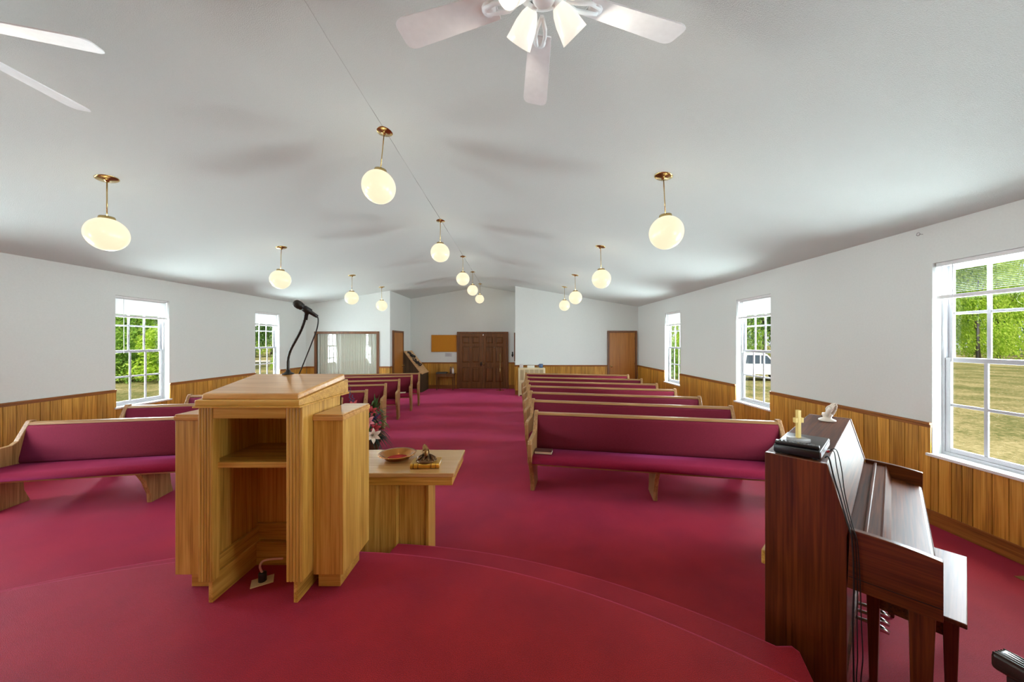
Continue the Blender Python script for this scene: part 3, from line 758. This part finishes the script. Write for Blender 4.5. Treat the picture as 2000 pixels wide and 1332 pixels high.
MB().rbox(-.045,.045,-.033,.033,0,.022,.003).build('base', plain('grey_marble', srgb(176,176,176), .3), cr)
c = MB(); c.box(-.0095,.0095,-.0095,.0095,.022,.18); c.box(-.025,-.0095,-.0095,.0095,.108,.136); c.box(.0095,.025,-.0095,.0095,.108,.136)
c.build('cross', plain('ivory_gilt', srgb(240,214,128), .4, .15), cr, bevel=.0015)
ph_ = thing('praying_hands_ornament', 'white porcelain praying hands ornament at the far end of the piano top', 'ornament', pl(1.28,.14,1.14), th+.9)
M_porc = plain('porcelain', srgb(246,236,222), .12)
MB().lathe([(.052,0),(.055,.006),(.05,.012),(.03,.02),(.026,.03),(.034,.045),(.03,.06),(0,.066)],24).build('base', M_porc, ph_)
praying(ph_, TR(-.012,0,.042)@RY(-.45)@Matrix.Scale(.98,4), M_porc, .02)
# cords running from the player down the piano's near end
def cord(name, label, pts, r, mat, plug=None):
    w = [pl(*p) for p in pts]; t = thing(name, label, 'cable', w[0])
    sp_ = smooth_path([p-w[0] for p in w], 8)
    MB().tube(sp_, r, 8).build('cord', mat, t)
    if plug:
        d = sp_[3]-sp_[0]; MB().tube([sp_[0]-d*.9, sp_[0], sp_[0]+d*.4],[.0055,.006,.004],10).build('plug', plug, t)
    return t
cord('audio_cable', 'thin black cable with red plug at the back of the player box', [(.17,.252,1.165),(.15,.275,1.172),(.10,.290,1.10),(.045,.312,1.01),(.008,.338,.90),(-.008,.352,.850),(-.010,.365,.78),(-.012,.372,.58),(-.004,.37,.42),(-.006,.372,.25),(.0,.37,.1),(.005,.40,.006),(-.05,.47,.004),(-.12,.50,.004)], .0023, M_cable, plain('red_plug', srgb(200,30,36), .4))
cord('audio_cable', 'thin black cable with white plug at the back of the player box', [(.20,.252,1.165),(.18,.282,1.176),(.13,.305,1.10),(.06,.322,1.00),(.015,.345,.90),(-.008,.36,.846),(-.012,.373,.78),(-.012,.382,.58),(-.008,.385,.42),(-.004,.39,.25),(.005,.385,.1),(.02,.43,.006),(.0,.52,.004),(-.02,.62,.004)], .0023, M_cable, plain('white_plug', srgb(235,235,235), .4))
cord('power_cord', 'thicker black power cord draped down the near end of the piano', [(.06,.248,1.156),(.05,.264,1.16),(.03,.285,1.07),(.012,.310,.98),(-.006,.333,.89),(-.012,.345,.845),(-.014,.355,.78),(-.014,.36,.58),(-.008,.356,.40),(-.006,.358,.2),(-.004,.36,.1),(-.01,.37,.008),(-.06,.40,.006)], .0036, M_cable)

# bench
tb = math.radians(38); PB = Vector((1.993,1.548,0))
be = thing('piano_bench', 'mahogany piano bench with glossy top tucked against the piano', 'bench', PB, tb)
BL, BD = .80, .345
MB().box(0,BL,0,BD,.482,.505).build('seat', wood('bench_top', srgb(70,34,20), srgb(110,64,44), srgb(140,88,64), axis='x', rough=.4, coat=.0, spec=.42, bump=.01), be, bevel=.004)
a = MB(); a.box(.035,BL-.035,.03,.05,.40,.482); a.box(.035,BL-.035,BD-.05,BD-.03,.40,.482); a.box(.03,.05,.035,BD-.035,.40,.482); a.box(BL-.05,BL-.03,.035,BD-.035,.40,.482)
a.build('apron', M_piax, be)
for x0 in (.025, BL-.075):
    for y0 in (.022, BD-.072):
        MB().hexa([(x0+.01,y0+.01,0),(x0+.04,y0+.01,0),(x0+.04,y0+.04,0),(x0+.01,y0+.04,0)],[(x0,y0,.482),(x0+.05,y0,.482),(x0+.05,y0+.05,.482),(x0,y0+.05,.482)]).build('leg', M_piaz, be, bevel=.003)

# carved dark chair cut off by the frame's lower right corner
M_ebony = plain('ebonised_wood', srgb(46,34,28), .22)
ch = thing('carved_armchair', 'dark carved wooden armchair cut off at the lower right corner', 'chair', (2.02,1.02,0), .2)
MB().rbox(-.27,.27,-.26,.26,.38,.46,.02).build('seat', M_seat, ch)
for xx in (-.27,.22):
    for yy in (-.26,.21): MB().rbox(xx,xx+.05,yy,yy+.05,0,.64 if yy > 0 else .40,.006,2).build('leg', M_ebony, ch)
for xx in (-.285,.215):
    ar = MB().rbox(xx,xx+.07,-.24,.29,.60,.66,.014,3)
    for k in range(5): ar.tube([(xx+.008+.0135*k,.285,.655),(xx+.008+.0135*k,.1,.664),(xx+.008+.0135*k,-.2,.664)],.005,6)
    ar.build('arm', M_ebony, ch)
bkm = MB().rbox(-.27,-.22,-.30,-.25,.40,1.10,.006,2).rbox(.22,.27,-.30,-.25,.40,1.10,.006,2).rbox(-.25,.25,-.295,-.26,.92,1.10,.01,2).rbox(-.25,.25,-.295,-.265,.5,.56,.008,2)
for k in range(5): bkm.tube([(-.16+.08*k,-.28,.55),(-.15+.075*k,-.275,.75),(-.16+.08*k,-.28,.93)],[.014,.02,.014],8)
bkm.build('backrest', M_ebony, ch)
ve = tag(MB().box(0,.30,0,.10,0,.006).build('floor_register', plain('tan_register', srgb(150,110,60), .5, .3), loc=(3.72,2.52,.0)), 'tan metal floor register beside the right wall baseboard', 'vent')
hk = thing('ceiling_hook', 'tiny ring hook screwed in high on the right wall', 'hook', (XR,3.45,2.81))
MB().tube([(0,0,0),(-.03,0,0)],.003,6).build('shank', M_steel, hk)
MB().tube([(-.045,.015*math.cos(t*PI/8),.015*math.sin(t*PI/8)) for t in range(17)],.003,6,caps=False).build('ring', M_steel, hk)

# ------------------------------------------------------------------ back of the hall
bb = thing('bulletin_board', 'blank orange cork bulletin board left of the double doors', 'board', (-2.64,YA,1.37))
MB().box(-.455,.455,-.018,0,0,.60).build('cork', plain('orange_cork', srgb(206,134,28), .85), bb)
f = MB(); f.box(-.47,.47,-.026,0,-.015,.0); f.box(-.47,.47,-.026,0,.60,.615); f.box(-.47,-.455,-.026,0,0,.60); f.box(.455,.47,-.026,0,0,.60)
f.build('frame', M_doortan, bb)
bb.location.x = -2.66
no = thing('paper_notice', 'small white paper notice under the cork board', 'notice', (-2.5,YA+.0005,1.18))
MB().box(-.13,.13,-.003,0,0,.14).build('sheet', plain('paper', srgb(214,212,214), .8), no)
ln = MB()
for k in range(6): ln.box(-.11,.11-.03*(k % 3),-.0038,-.003,.02+k*.019,.026+k*.019)
ln.build('print_lines', plain('faded_ink', srgb(150,150,156), .8), no)
ts = thing('wall_fixture', 'small black wall fixture right of the double doors', 'fixture', (-.135,YA,1.17))
MB().rbox(-.022,.022,-.02,0,0,.19,.006).build('plate', M_black, ts)
MB().rbox(-.035,.035,-.045,-.02,.04,.10,.01).build('cradle', M_black, ts)
fr = thing('picture_frame', 'thin brown frame seen edge-on on the alcove right side wall', 'frame', (AX1,12.1,1.05))
MB().box(-.04,0,0,.6,0,1.0).build('frame', M_casing, fr, bevel=.004)
st = thing('pole_stand', 'thin brass pole stand before the right entrance door', 'stand', (-.565,12.45,0))
MB().tube([(0,0,.02),(0,0,1.32)],.011,10).ball((0,0,1.33),.018,10).build('pole', M_brass, st)
b = MB(); b.box(-.14,.14,-.02,.02,0,.018); b.box(-.02,.02,-.14,.14,0,.018); b.build('base', M_brass, st, bevel=.003)
et = thing('end_table', 'small dark wooden side table left of the double doors', 'table', (-2.55,12.7,0))
MB().box(-.33,.33,-.2,.2,.56,.585).build('table_top', M_doorbrown, et, bevel=.004)
a = MB(); a.box(-.29,.29,-.17,-.155,.48,.56); a.box(-.29,.29,.155,.17,.48,.56); a.box(-.29,-.275,-.17,.17,.48,.56); a.box(.275,.29,-.17,.17,.48,.56); a.build('apron', M_doorbrown, et)
for xx in (-.31,.27):
    for yy in (-.185,.145): MB().hexa([(xx+.008,yy+.008,0),(xx+.032,yy+.008,0),(xx+.032,yy+.032,0),(xx+.008,yy+.032,0)],[(xx,yy,.56),(xx+.04,yy,.56),(xx+.04,yy+.04,.56),(xx,yy+.04,.56)]).build('leg', M_doorbrown, et)
gb = thing('black_book', 'thick black book lying on the small dark side table', 'book', (-2.68,12.68,.585), .05)
MB().rbox(-.19,.19,-.13,.13,0,.055,.008).build('cover', M_black, gb); MB().box(-.182,.186,-.132,.125,.01,.045).build('pages', plain('grey_pages', srgb(90,86,80), .8), gb)
def bottle(label, x, y, mat, cap, h=.2, r=.03):
    t = thing('bottle', label, 'bottle', (x,y,.585))
    MB().lathe([(0,0),(r,0),(r,h*.6),(r*.9,h*.7),(r*.4,h*.82),(r*.4,h*.9),(0,h*.9)],16).build('body', mat, t)
    MB().lathe([(r*.48,h*.88),(r*.48,h),(0,h)],12).build('cap', cap, t)
bottle('dark pump bottle with a black top on the small side table', -2.355, 12.62, plain('brown_bottle', srgb(120,92,84), .3), M_black, .25, .033)
bottle('white bottle at the right end of the small side table', -2.27, 12.60, M_white, plain('grey_cap', srgb(150,150,150), .5), .24, .036)
# slant-front display rack
dr = thing('display_rack', 'dark sided slant-front display rack in the alcove corner', 'rack', (AX0,12.0,0))
M_darkside = wood('dark_side', srgb(52,40,26), srgb(74,58,38), srgb(92,74,50), axis='z', rough=.6)
M_rackface = wood('light_face', srgb(196,150,100), srgb(216,172,122), srgb(230,190,142), axis='y', rough=.5)
x9 = .03
for y0 in (0,.86):
    MB().prism([(x9,0),(.68,0),(.68,.62),(.62,.66),(.06,1.39),(x9,1.39)],'y',y0,y0+.025).build('side', M_darkside, dr)
MB().prism([(.055,1.385),(.615,.655),(.68,.615),(.70,.64),(.64,.69),(.075,1.415)],'y',-.0,.885).build('slanted_face', M_rackface, dr)
MB().box(.655,.68,.025,.86,0,.615).build('front_board', M_darkside, dr)
gs = thing('dried_flower_spray', 'upper dark dried flower spray pinned to the display rack face', 'spray', (AX0+.20,12.33,1.27))
def spray(t, seed, n, spread):
    r = random.Random(seed); m = MB(); d = Vector((.79,0,-.61))
    for k in range(n):
        a, b = r.uniform(-spread,spread), r.uniform(-spread,spread); c = Vector((0,b,0))+d*a+Vector((.61,0,.79))*.02
        m.ball(c, (r.uniform(.02,.045),r.uniform(.02,.045),r.uniform(.015,.04)), 6)
    m.tube([Vector((.02,0,.03))-d*.18, Vector((.02,-.02,.03)), Vector((.02,-.06,.03))+d*.2], .008, 6)
    m.build('blooms', plain('dried_blooms_%d' % seed, srgb(52,46,44), .8), t)
spray(gs, 5, 26, .14)
gs2 = thing('dried_flower_spray', 'lower dark dried flower spray pinned to the display rack face', 'spray', (AX0+.40,12.36,1.01))
spray(gs2, 9, 40, .20)
# cream heater in the corner behind the right pews
he = thing('cabinet_heater', 'cream louvred cabinet heater behind the right pews against the back wall', 'heater', (.07,11.16,0))
MB().rbox(0,.86,0,.30,.04,.90,.015).build('cabinet', plain('cream_enamel', srgb(224,206,166), .4), he)
g = MB()
for k in range(5):
    a = .05+k*.155
    for j in range(7): g.box(a+.012+j*.017,a+.021+j*.017,-.006,.002,.52,.85)
g.build('grille', plain('grille_dark_cream', srgb(190,172,134), .5), he)  # grille bars in a darker cream than the cabinet
MB().box(.03,.83,-.004,.002,.10,.45).build('lower_panel', plain('cream_panel', srgb(212,194,152), .45), he)
f = MB()
for xx in (.0,.81): f.box(xx,xx+.05,0,.30,0,.045)
f.build('feet', plain('heater_feet', srgb(214,198,160), .5), he)
tag(MB().rbox(0,.12,0,.1,0,.11,.008).build('tissue_box', plain('pale_box', srgb(208,200,196), .7), loc=(.11,11.22,.90)), 'pale small box on the left end of the cream heater', 'box')
tag(MB().rbox(0,.23,0,.12,0,.075,.004).build('paper_stack', plain('white_sheets', srgb(236,234,222), .8), loc=(.36,11.22,.90)), 'white stack of papers in the middle of the heater top', 'papers')
bc = thing('blue_cup', 'blue mug on the right end of the cream heater', 'cup', (.80,11.27,.90))
MB().lathe([(0,0),(.055,0),(.065,.03),(.065,.125),(.058,.125),(.056,.02),(0,.015)],20).build('body', plain('blue_glaze', srgb(84,112,150), .35), bc)
MB().tube([(-.06,0,.10),(-.10,0,.09),(-.105,0,.05),(-.062,0,.03)],.009,8).build('handle', plain('blue_glaze_handle', srgb(84,112,150), .35), bc)

# ------------------------------------------------------------------ globe pendants
LAMP = 31.0
def light_point(loc, energy, radius, col):
    l = bpy.data.lights.new('lamp_light','POINT'); l.energy = energy; l.shadow_soft_size = radius; l.color = col
    o = bpy.data.objects.new('lamp_light', l); C.objects.link(o); o.location = loc; return o
def pendant(label, x, y, tilt):
    z = zc(x); t = thing('globe_pendant', label, 'pendant lamp', (x,y,z), 0, 'opal globe pendants')
    sl = math.atan(SL)*(1 if x < RX_-.1 else (-1 if x > RX_+.1 else 0))
    ca = MB().lathe([(.083,.004),(.083,-.004),(.074,-.010),(.03,-.016),(.016,-.022),(.013,-.034),(0,-.036)],28,RY(-sl)); ca.build('canopy', M_brass, t)
    d = Vector((math.sin(tilt),0,-math.cos(tilt))); g = d*.535
    MB().tube([d*.03, d*.385], .005, 8).build('rod', M_brass, t)
    q = TR(*g) @ RY(-tilt)
    MB().lathe([(.02,.17),(.055,.168),(.06,.150),(.06,.14)],20,q).build('collar', M_brass, t)
    pr_ = [(.155*math.sin(a), -.155*math.cos(a)) for a in [PI*(1-.12)*i/22 for i in range(23)]]
    MB().lathe(pr_,36,q).build('globe', M_globe, t)
    light_point(Vector((x,y,z))+g, LAMP, .162, (.98,.97,.88))
rows = ['nearest','second','third','fourth','fifth, alcove']
for k,y in enumerate((3.36,5.84,8.34,10.15)):
    pendant('lit opal globe pendant on brass rod, %s in the left row' % rows[k], -3.92+.01*k, y, (0,-.03,-.02,0)[k])
    pendant('lit opal globe pendant on brass rod, %s in the right row' % rows[k], 1.395, y-.04, (.05,.03,.02,0)[k])
for k,y in enumerate((3.36,5.85,8.32,10.18,12.3)):
    pendant('lit opal globe pendant on brass rod, %s under the ridge' % rows[k], -1.262, y, (-.10,-.01,0,0,-.03)[k])

# ------------------------------------------------------------------ ceiling fans
def fan(label, x, y, ang0, kit0):
    zb = H+1.40; t = thing('ceiling_fan', label, 'fan', (x,y,zb), 0)
    zt = zc(x)-zb
    MB().tube([(0,0,.06),(0,0,zt-.03)],.014,12).build('downrod', M_fan, t)
    MB().lathe([(.02,zt-.09),(.06,zt-.05),(.072,zt-.0),(.0,zt+.008)],24).build('canopy', M_fan, t)
    MB().lathe([(0,.13),(.05,.13),(.10,.11),(.118,.07),(.115,.02),(.09,.0),(.05,-.01),(.045,-.035),(.03,-.05),(0,-.05)],28).build('motor_housing', M_fan, t)
    for k in range(5):
        a = ang0+2*PI*k/5; M = RZ(a)
        b = MB(); n = 10
        w0, w1, r0, r1, tk = .052, .068, .20, .665, .006
        out = [(r0,-w0),(r1-.045,-w1)]+[(r1-.045+.045*math.sin(q),-w1+.03-.03*math.cos(q)) for q in (PI/6,PI/3,PI/2)]
        out += [(p,-q) for p, q in out[::-1]]
        b.prism(out,'z',-tk,0, M@RX(.20)); bl = b.build('blade', M_fan, t)
        ir = MB(); ir.tube([(.10,0,-.012),(.15,.018,-.022),(.20,.022,-.012),(.25,.012,-.010)],.009,8,M); ir.tube([(.10,0,-.012),(.15,-.018,-.022),(.20,-.022,-.012),(.25,-.012,-.010)],.009,8,M)
        ir.lathe([(.03,-.004),(.03,-.012),(0,-.014)],12,M@TR(.235,0,0)@RX(.2)); ir.build('blade_iron', M_fan, bl)
    for k in range(4):
        a = kit0+PI/2*k; M = RZ(a)
        arm = MB().tube([(.02,0,-.03),(.05,0,-.015),(.07,0,-.02)],.011,8,M).lathe([(.02,.01),(.024,-.03),(0,-.032)],14,M@TR(.07,0,-.015)@RY(-.9)).build('lamp_arm', M_fan, t)
        SH = M@TR(.075,0,-.02)@RY(-.9)
        MB().lathe([(.024,.0),(.036,-.02),(.047,-.055),(.052,-.09),(.058,-.125),(.056,-.125),(.050,-.09),(.045,-.055),(.034,-.02),(.022,-.002)],24,SH).build('glass_shade', M_shade, arm)
        p = SH @ Vector((0,0,-.09))
        light_point(Vector((x,y,zb))+p, LAMP*.35, .03, (1.0,.92,.80))
fan('white five-blade ceiling fan with lit glass shades, over the platform right', .11, 1.40, PI/2, math.radians(35))
fan('white five-blade ceiling fan at the upper left frame edge', -2.62, 1.46, math.radians(18), math.radians(40))

# ------------------------------------------------------------------ outdoors
GZ = -.80
def grass_mat():
    m = N('dry_lawn'); v = m.coords()
    a = m.new('ShaderNodeTexNoise', Scale=.35, Detail=8.0, Roughness=.7); m.link(v, a.inputs['Vector'])
    b = m.new('ShaderNodeTexNoise', Scale=9.0, Detail=6.0, Roughness=.75); m.link(v, b.inputs['Vector'])
    mm = m.new('ShaderNodeMath', operation='MULTIPLY_ADD'); mm.inputs[1].default_value = .5; m.link(b.outputs['Fac'], mm.inputs[0])
    h = m.new('ShaderNodeMath', operation='MULTIPLY'); h.inputs[1].default_value = .5; m.link(a.outputs['Fac'], h.inputs[0]); m.link(h.outputs[0], mm.inputs[2])
    m.link(m.ramp(mm.outputs[0], [(.36,srgb(70,86,42)),(.47,srgb(112,112,70)),(.55,srgb(154,142,100)),(.66,srgb(186,172,132))]), m.b.inputs['Base Color'])
    m.set(Roughness=1.0, Specular_IOR_Level=0.0); m.bump(b.outputs['Fac'], .6, .06); return m.m
m = MB()
m.box(-140,140,-60,190,GZ-.3,GZ)
struct(m.build('lawn', grass_mat()), 'dry green and straw coloured lawn outside')
struct(MB().box(XL-.10,XR+.10,YF-.1,YA+.1,GZ,-.125).build('foundation', plain('block_foundation', srgb(150,146,140), .9)))
def leaf_mat(name, c0, c1, c2):
    m = N(name); g = m.new('ShaderNodeNewGeometry')
    m.link(m.ramp(g.outputs['Random Per Island'], [(0,c0),(.5,c1),(1,c2)]), m.b.inputs['Base Color'])
    m.set(Roughness=.6, Specular_IOR_Level=.2)
    tl = m.new('ShaderNodeBsdfTranslucent'); mx = m.new('ShaderNodeMixShader'); mx.inputs['Fac'].default_value = .5
    m.link(m.ramp(g.outputs['Random Per Island'], [(0,c1),(1,c2)]), tl.inputs['Color'])
    m.link(m.b.outputs[0], mx.inputs[1]); m.link(tl.outputs[0], mx.inputs[2]); m.link(mx.outputs[0], m.out.inputs['Surface']); return m.m
M_leaf = [leaf_mat('leaves_bright', srgb(120,158,40), srgb(172,206,66), srgb(214,232,110)), leaf_mat('leaves_mid', srgb(90,134,44), srgb(134,176,66), srgb(178,206,100)), leaf_mat('leaves_dark', srgb(62,104,48), srgb(96,142,66), srgb(134,174,90))]
M_bark = plain('bark', srgb(92,78,62), .9)
def crown_mesh(seed, nblob, nleaf, size, low):
    r = random.Random(seed); m = MB(); bl = []
    for k in range(nblob):
        a = r.uniform(0,2*PI); rr = r.uniform(.1,1)**.6*.33; z = r.uniform(low,.92)
        bl.append((rr*math.cos(a)*(1.15-z*.6), rr*math.sin(a)*(1.15-z*.6), z, r.uniform(.10,.19)))
    for k in range(nleaf):
        bx, by, bz, br = r.choice(bl); u = Vector((r.gauss(0,1),r.gauss(0,1),r.gauss(0,1))).normalized()*br*r.uniform(.55,1.05)
        c = Vector((bx,by,bz))+u
        n1 = Vector((r.gauss(0,1),r.gauss(0,1),r.gauss(.6,1))).normalized(); t1 = n1.orthogonal().normalized(); t2 = n1.cross(t1); s = size*r.uniform(.6,1.3)
        m.add([c-t1*s, c+t2*s*.55+n1*s*.15, c+t1*s, c-t2*s*.55+n1*s*.15], [(0,1,2,3)])
    return m
def make_tree(name, seed, mat, low, nleaf=15000, size=.0145, trunk=True):
    t = thing(name, 'x', 'tree')
    crown_mesh(seed, 44, nleaf, size, low).build('crown', mat, t)
    if trunk:
        m = MB(); m.tube([(0,0,-.002),(.005,0,.12),(-.004,.004,.35),(.004,0,.6)],[.026,.018,.014,.006],8)
        for k in range(5):
            a = 2*PI*k/5; m.tube([(0,0,.2+.05*k),(.09*math.cos(a),.09*math.sin(a),.34+.05*k),(.2*math.cos(a),.2*math.sin(a),.46+.05*k)],[.009,.006,.002],6)
        m.build('trunk', M_bark, t)
    return t
protos = {'shade_tree':[make_tree('shade_tree',21,M_leaf[0],.14), make_tree('shade_tree',22,M_leaf[1],.12), make_tree('shade_tree',23,M_leaf[2],.08)],
          'shrub':[make_tree('shrub',31,M_leaf[1],.12,6000,.026,False), make_tree('shrub',32,M_leaf[0],.12,6000,.026,False)]}
usedp = set()
def plant(kind, i, x, y, h, rz, label, group, wide=1.0):
    p = protos[kind][i]
    if (kind,i) not in usedp:
        usedp.add((kind,i)); o = p; o.location = (x,y,GZ); o.rotation_euler = (0,0,rz)
    else: o = dup(p, (x,y,GZ), rz)
    o.scale = (h*wide,h*wide,h); o['label'] = label; o['group'] = group; o['category'] = 'tree' if kind != 'shrub' else 'shrub'
rt = random.Random(5)
# right side: wood edge far across the lawn
lb = 'leafy green tree at the wood edge beyond the right lawn'
for k,(x,Y) in enumerate(((14,50),(22,45),(31,49),(33.5,58),(40,46),(50,49),(58,44),(66,48),(75,44),(84,47),(94,42))):
    plant('shade_tree', (2,0,1,2,0,1,0,0,1,0,2)[k], x, Y, rt.uniform(15,19), rt.uniform(0,6), lb, 'trees across the right lawn', .52)
for k,(x,Y) in enumerate(((12,68),(24,70),(38,70),(48,68),(60,66),(72,64),(84,64),(97,60))):
    plant('shade_tree', (2,1,2,2,1,2,2,1)[k], x, Y, rt.uniform(23,27), rt.uniform(0,6), 'tall dark tree in the wood behind the right lawn', 'wood behind the right lawn', .5)
for k,(x,Y,h) in enumerate(((10.9,24.5,2.4),(14.2,31,3.0))):
    plant('shrub', k % 2, x, Y, h, k, 'green shrub outside the farthest right window', 'shrubs right', .9)
# left side: nearer trees
for k,(x,Y) in enumerate(((-25.5,25),(-32,27),(-30,33),(-37,31.5),(-36,38),(-33,21),(-43,37))):
    plant('shade_tree', (1,2,0,2,1,2,1)[k], x, Y, rt.uniform(11,14), rt.uniform(0,6), 'leafy tree close outside the nearer left window', 'trees outside the left wall', .55)
for k,(x,Y,h) in enumerate(((-21.6,21.6,3.4),(-24.6,21.6,3.2),(-27.6,22.6,3.4))):
    plant('shrub', (k+1) % 2, x, Y, h, k*1.3, 'green undergrowth bush below the trees outside the left wall', 'undergrowth outside the left wall', 1.1)
for k,(x,Y) in enumerate(((-50,56),(-41,55),(-36,62),(-46,66),(-31,56),(-38,74))):
    plant('shade_tree', (0,2,1,0,2,1)[k], x, Y, rt.uniform(13,17), rt.uniform(0,6), 'distant tree beyond the farther left window', 'distant trees left', .55)
for k,(x,Y) in enumerate(((-24,35),(-21.5,31.5))):
    plant('shrub', k, x, Y, 1.2, k, 'low dark bush on the lawn beyond the farther left window', 'low bushes left', 1.0)
struct(MB().box(-60,-14,42,46,GZ,GZ+.02).build('road', plain('pale_gravel', srgb(190,184,172), .9)), 'pale road beyond the left lawn')
# white pickup truck
tk = thing('pickup_truck', 'white pickup truck parked outside the middle right window', 'truck', (15.5,23.2,GZ), math.radians(-14))
M_truck = plain('white_car_paint', srgb(240,242,246), .25); M_tint = plain('dark_window_glass', srgb(70,84,100), .1); M_tyre = plain('tyre', srgb(26,26,26), .8)
bd = MB().prism([(-2.7,.42),(2.75,.42),(2.8,.62),(2.75,.95),(1.2,1.05),(-2.65,1.05),(-2.72,.9)],'y',-.95,.95).build('body', M_truck, tk, bevel=.05)
MB().prism([(-.75,1.05),(1.25,1.05),(.65,1.72),(.45,1.78),(-.45,1.78),(-.68,1.7)],'y',-.86,.86).build('cab', M_truck, tk, bevel=.05)
for sy_ in (-.88,.872):
    MB().prism([(-.58,1.12),(.22,1.12),(.22,1.66),(-.5,1.66)],'y',sy_,sy_+.008).prism([(.3,1.12),(1.02,1.12),(.62,1.62),(.3,1.66)],'y',sy_,sy_+.008).build('side_window', M_tint, tk)
MB().hexa([(1.2,-.75,1.1),(1.2,.75,1.1),(1.22,.75,1.1),(1.22,-.75,1.1)],[(.68,-.7,1.66),(.68,.7,1.66),(.7,.7,1.66),(.7,-.7,1.66)]).build('windscreen', M_tint, tk)
for xx in (-1.7,1.75):
    for yy in (-.98,.76): MB().lathe([(0,0),(.2,0),(.22,-.01),(.37,0),(.39,.04),(.39,.18),(.37,.22),(0,.22)],24,TR(xx,yy,.39)@RX(-PI/2)).build('wheel', M_tyre, tk)

# ------------------------------------------------------------------ light and camera
sun = bpy.data.lights.new('sun','SUN'); sun.energy = 4.4; sun.angle = .01; sun.color = (1,.95,.85)
so = bpy.data.objects.new('sun', sun); C.objects.link(so); so.rotation_euler = (math.radians(38), 0, math.radians(4))
w = bpy.data.worlds.new('sky'); S.world = w; w.use_nodes = True
nt = w.node_tree; bg = nt.nodes['Background']
sk = nt.nodes.new('ShaderNodeTexSky'); sk.sky_type = 'HOSEK_WILKIE'; sk.turbidity = 3.5; sk.sun_direction = (0,-.6,.8)
mxw = nt.nodes.new('ShaderNodeMixRGB'); mxw.inputs['Fac'].default_value = .5; mxw.inputs['Color2'].default_value = (.95,.98,1,1)
nt.links.new(sk.outputs[0], mxw.inputs['Color1']); nt.links.new(mxw.outputs[0], bg.inputs['Color']); bg.inputs['Strength'].default_value = 1.2

cd = bpy.data.cameras.new('camera'); cam = bpy.data.objects.new('camera', cd); C.objects.link(cam)
cam.location = (0,0,H); cam.rotation_euler = (PI/2,0,0)
cd.sensor_width = 36; cd.lens = 685/2000*36; cd.shift_x = -8/2000; cd.clip_start = .02; cd.clip_end = 500
S.camera = cam
S.view_settings.view_transform = 'Standard'; S.view_settings.look = 'None'; S.view_settings.exposure = .45; S.view_settings.gamma = 1
S.view_settings.use_curve_mapping = False
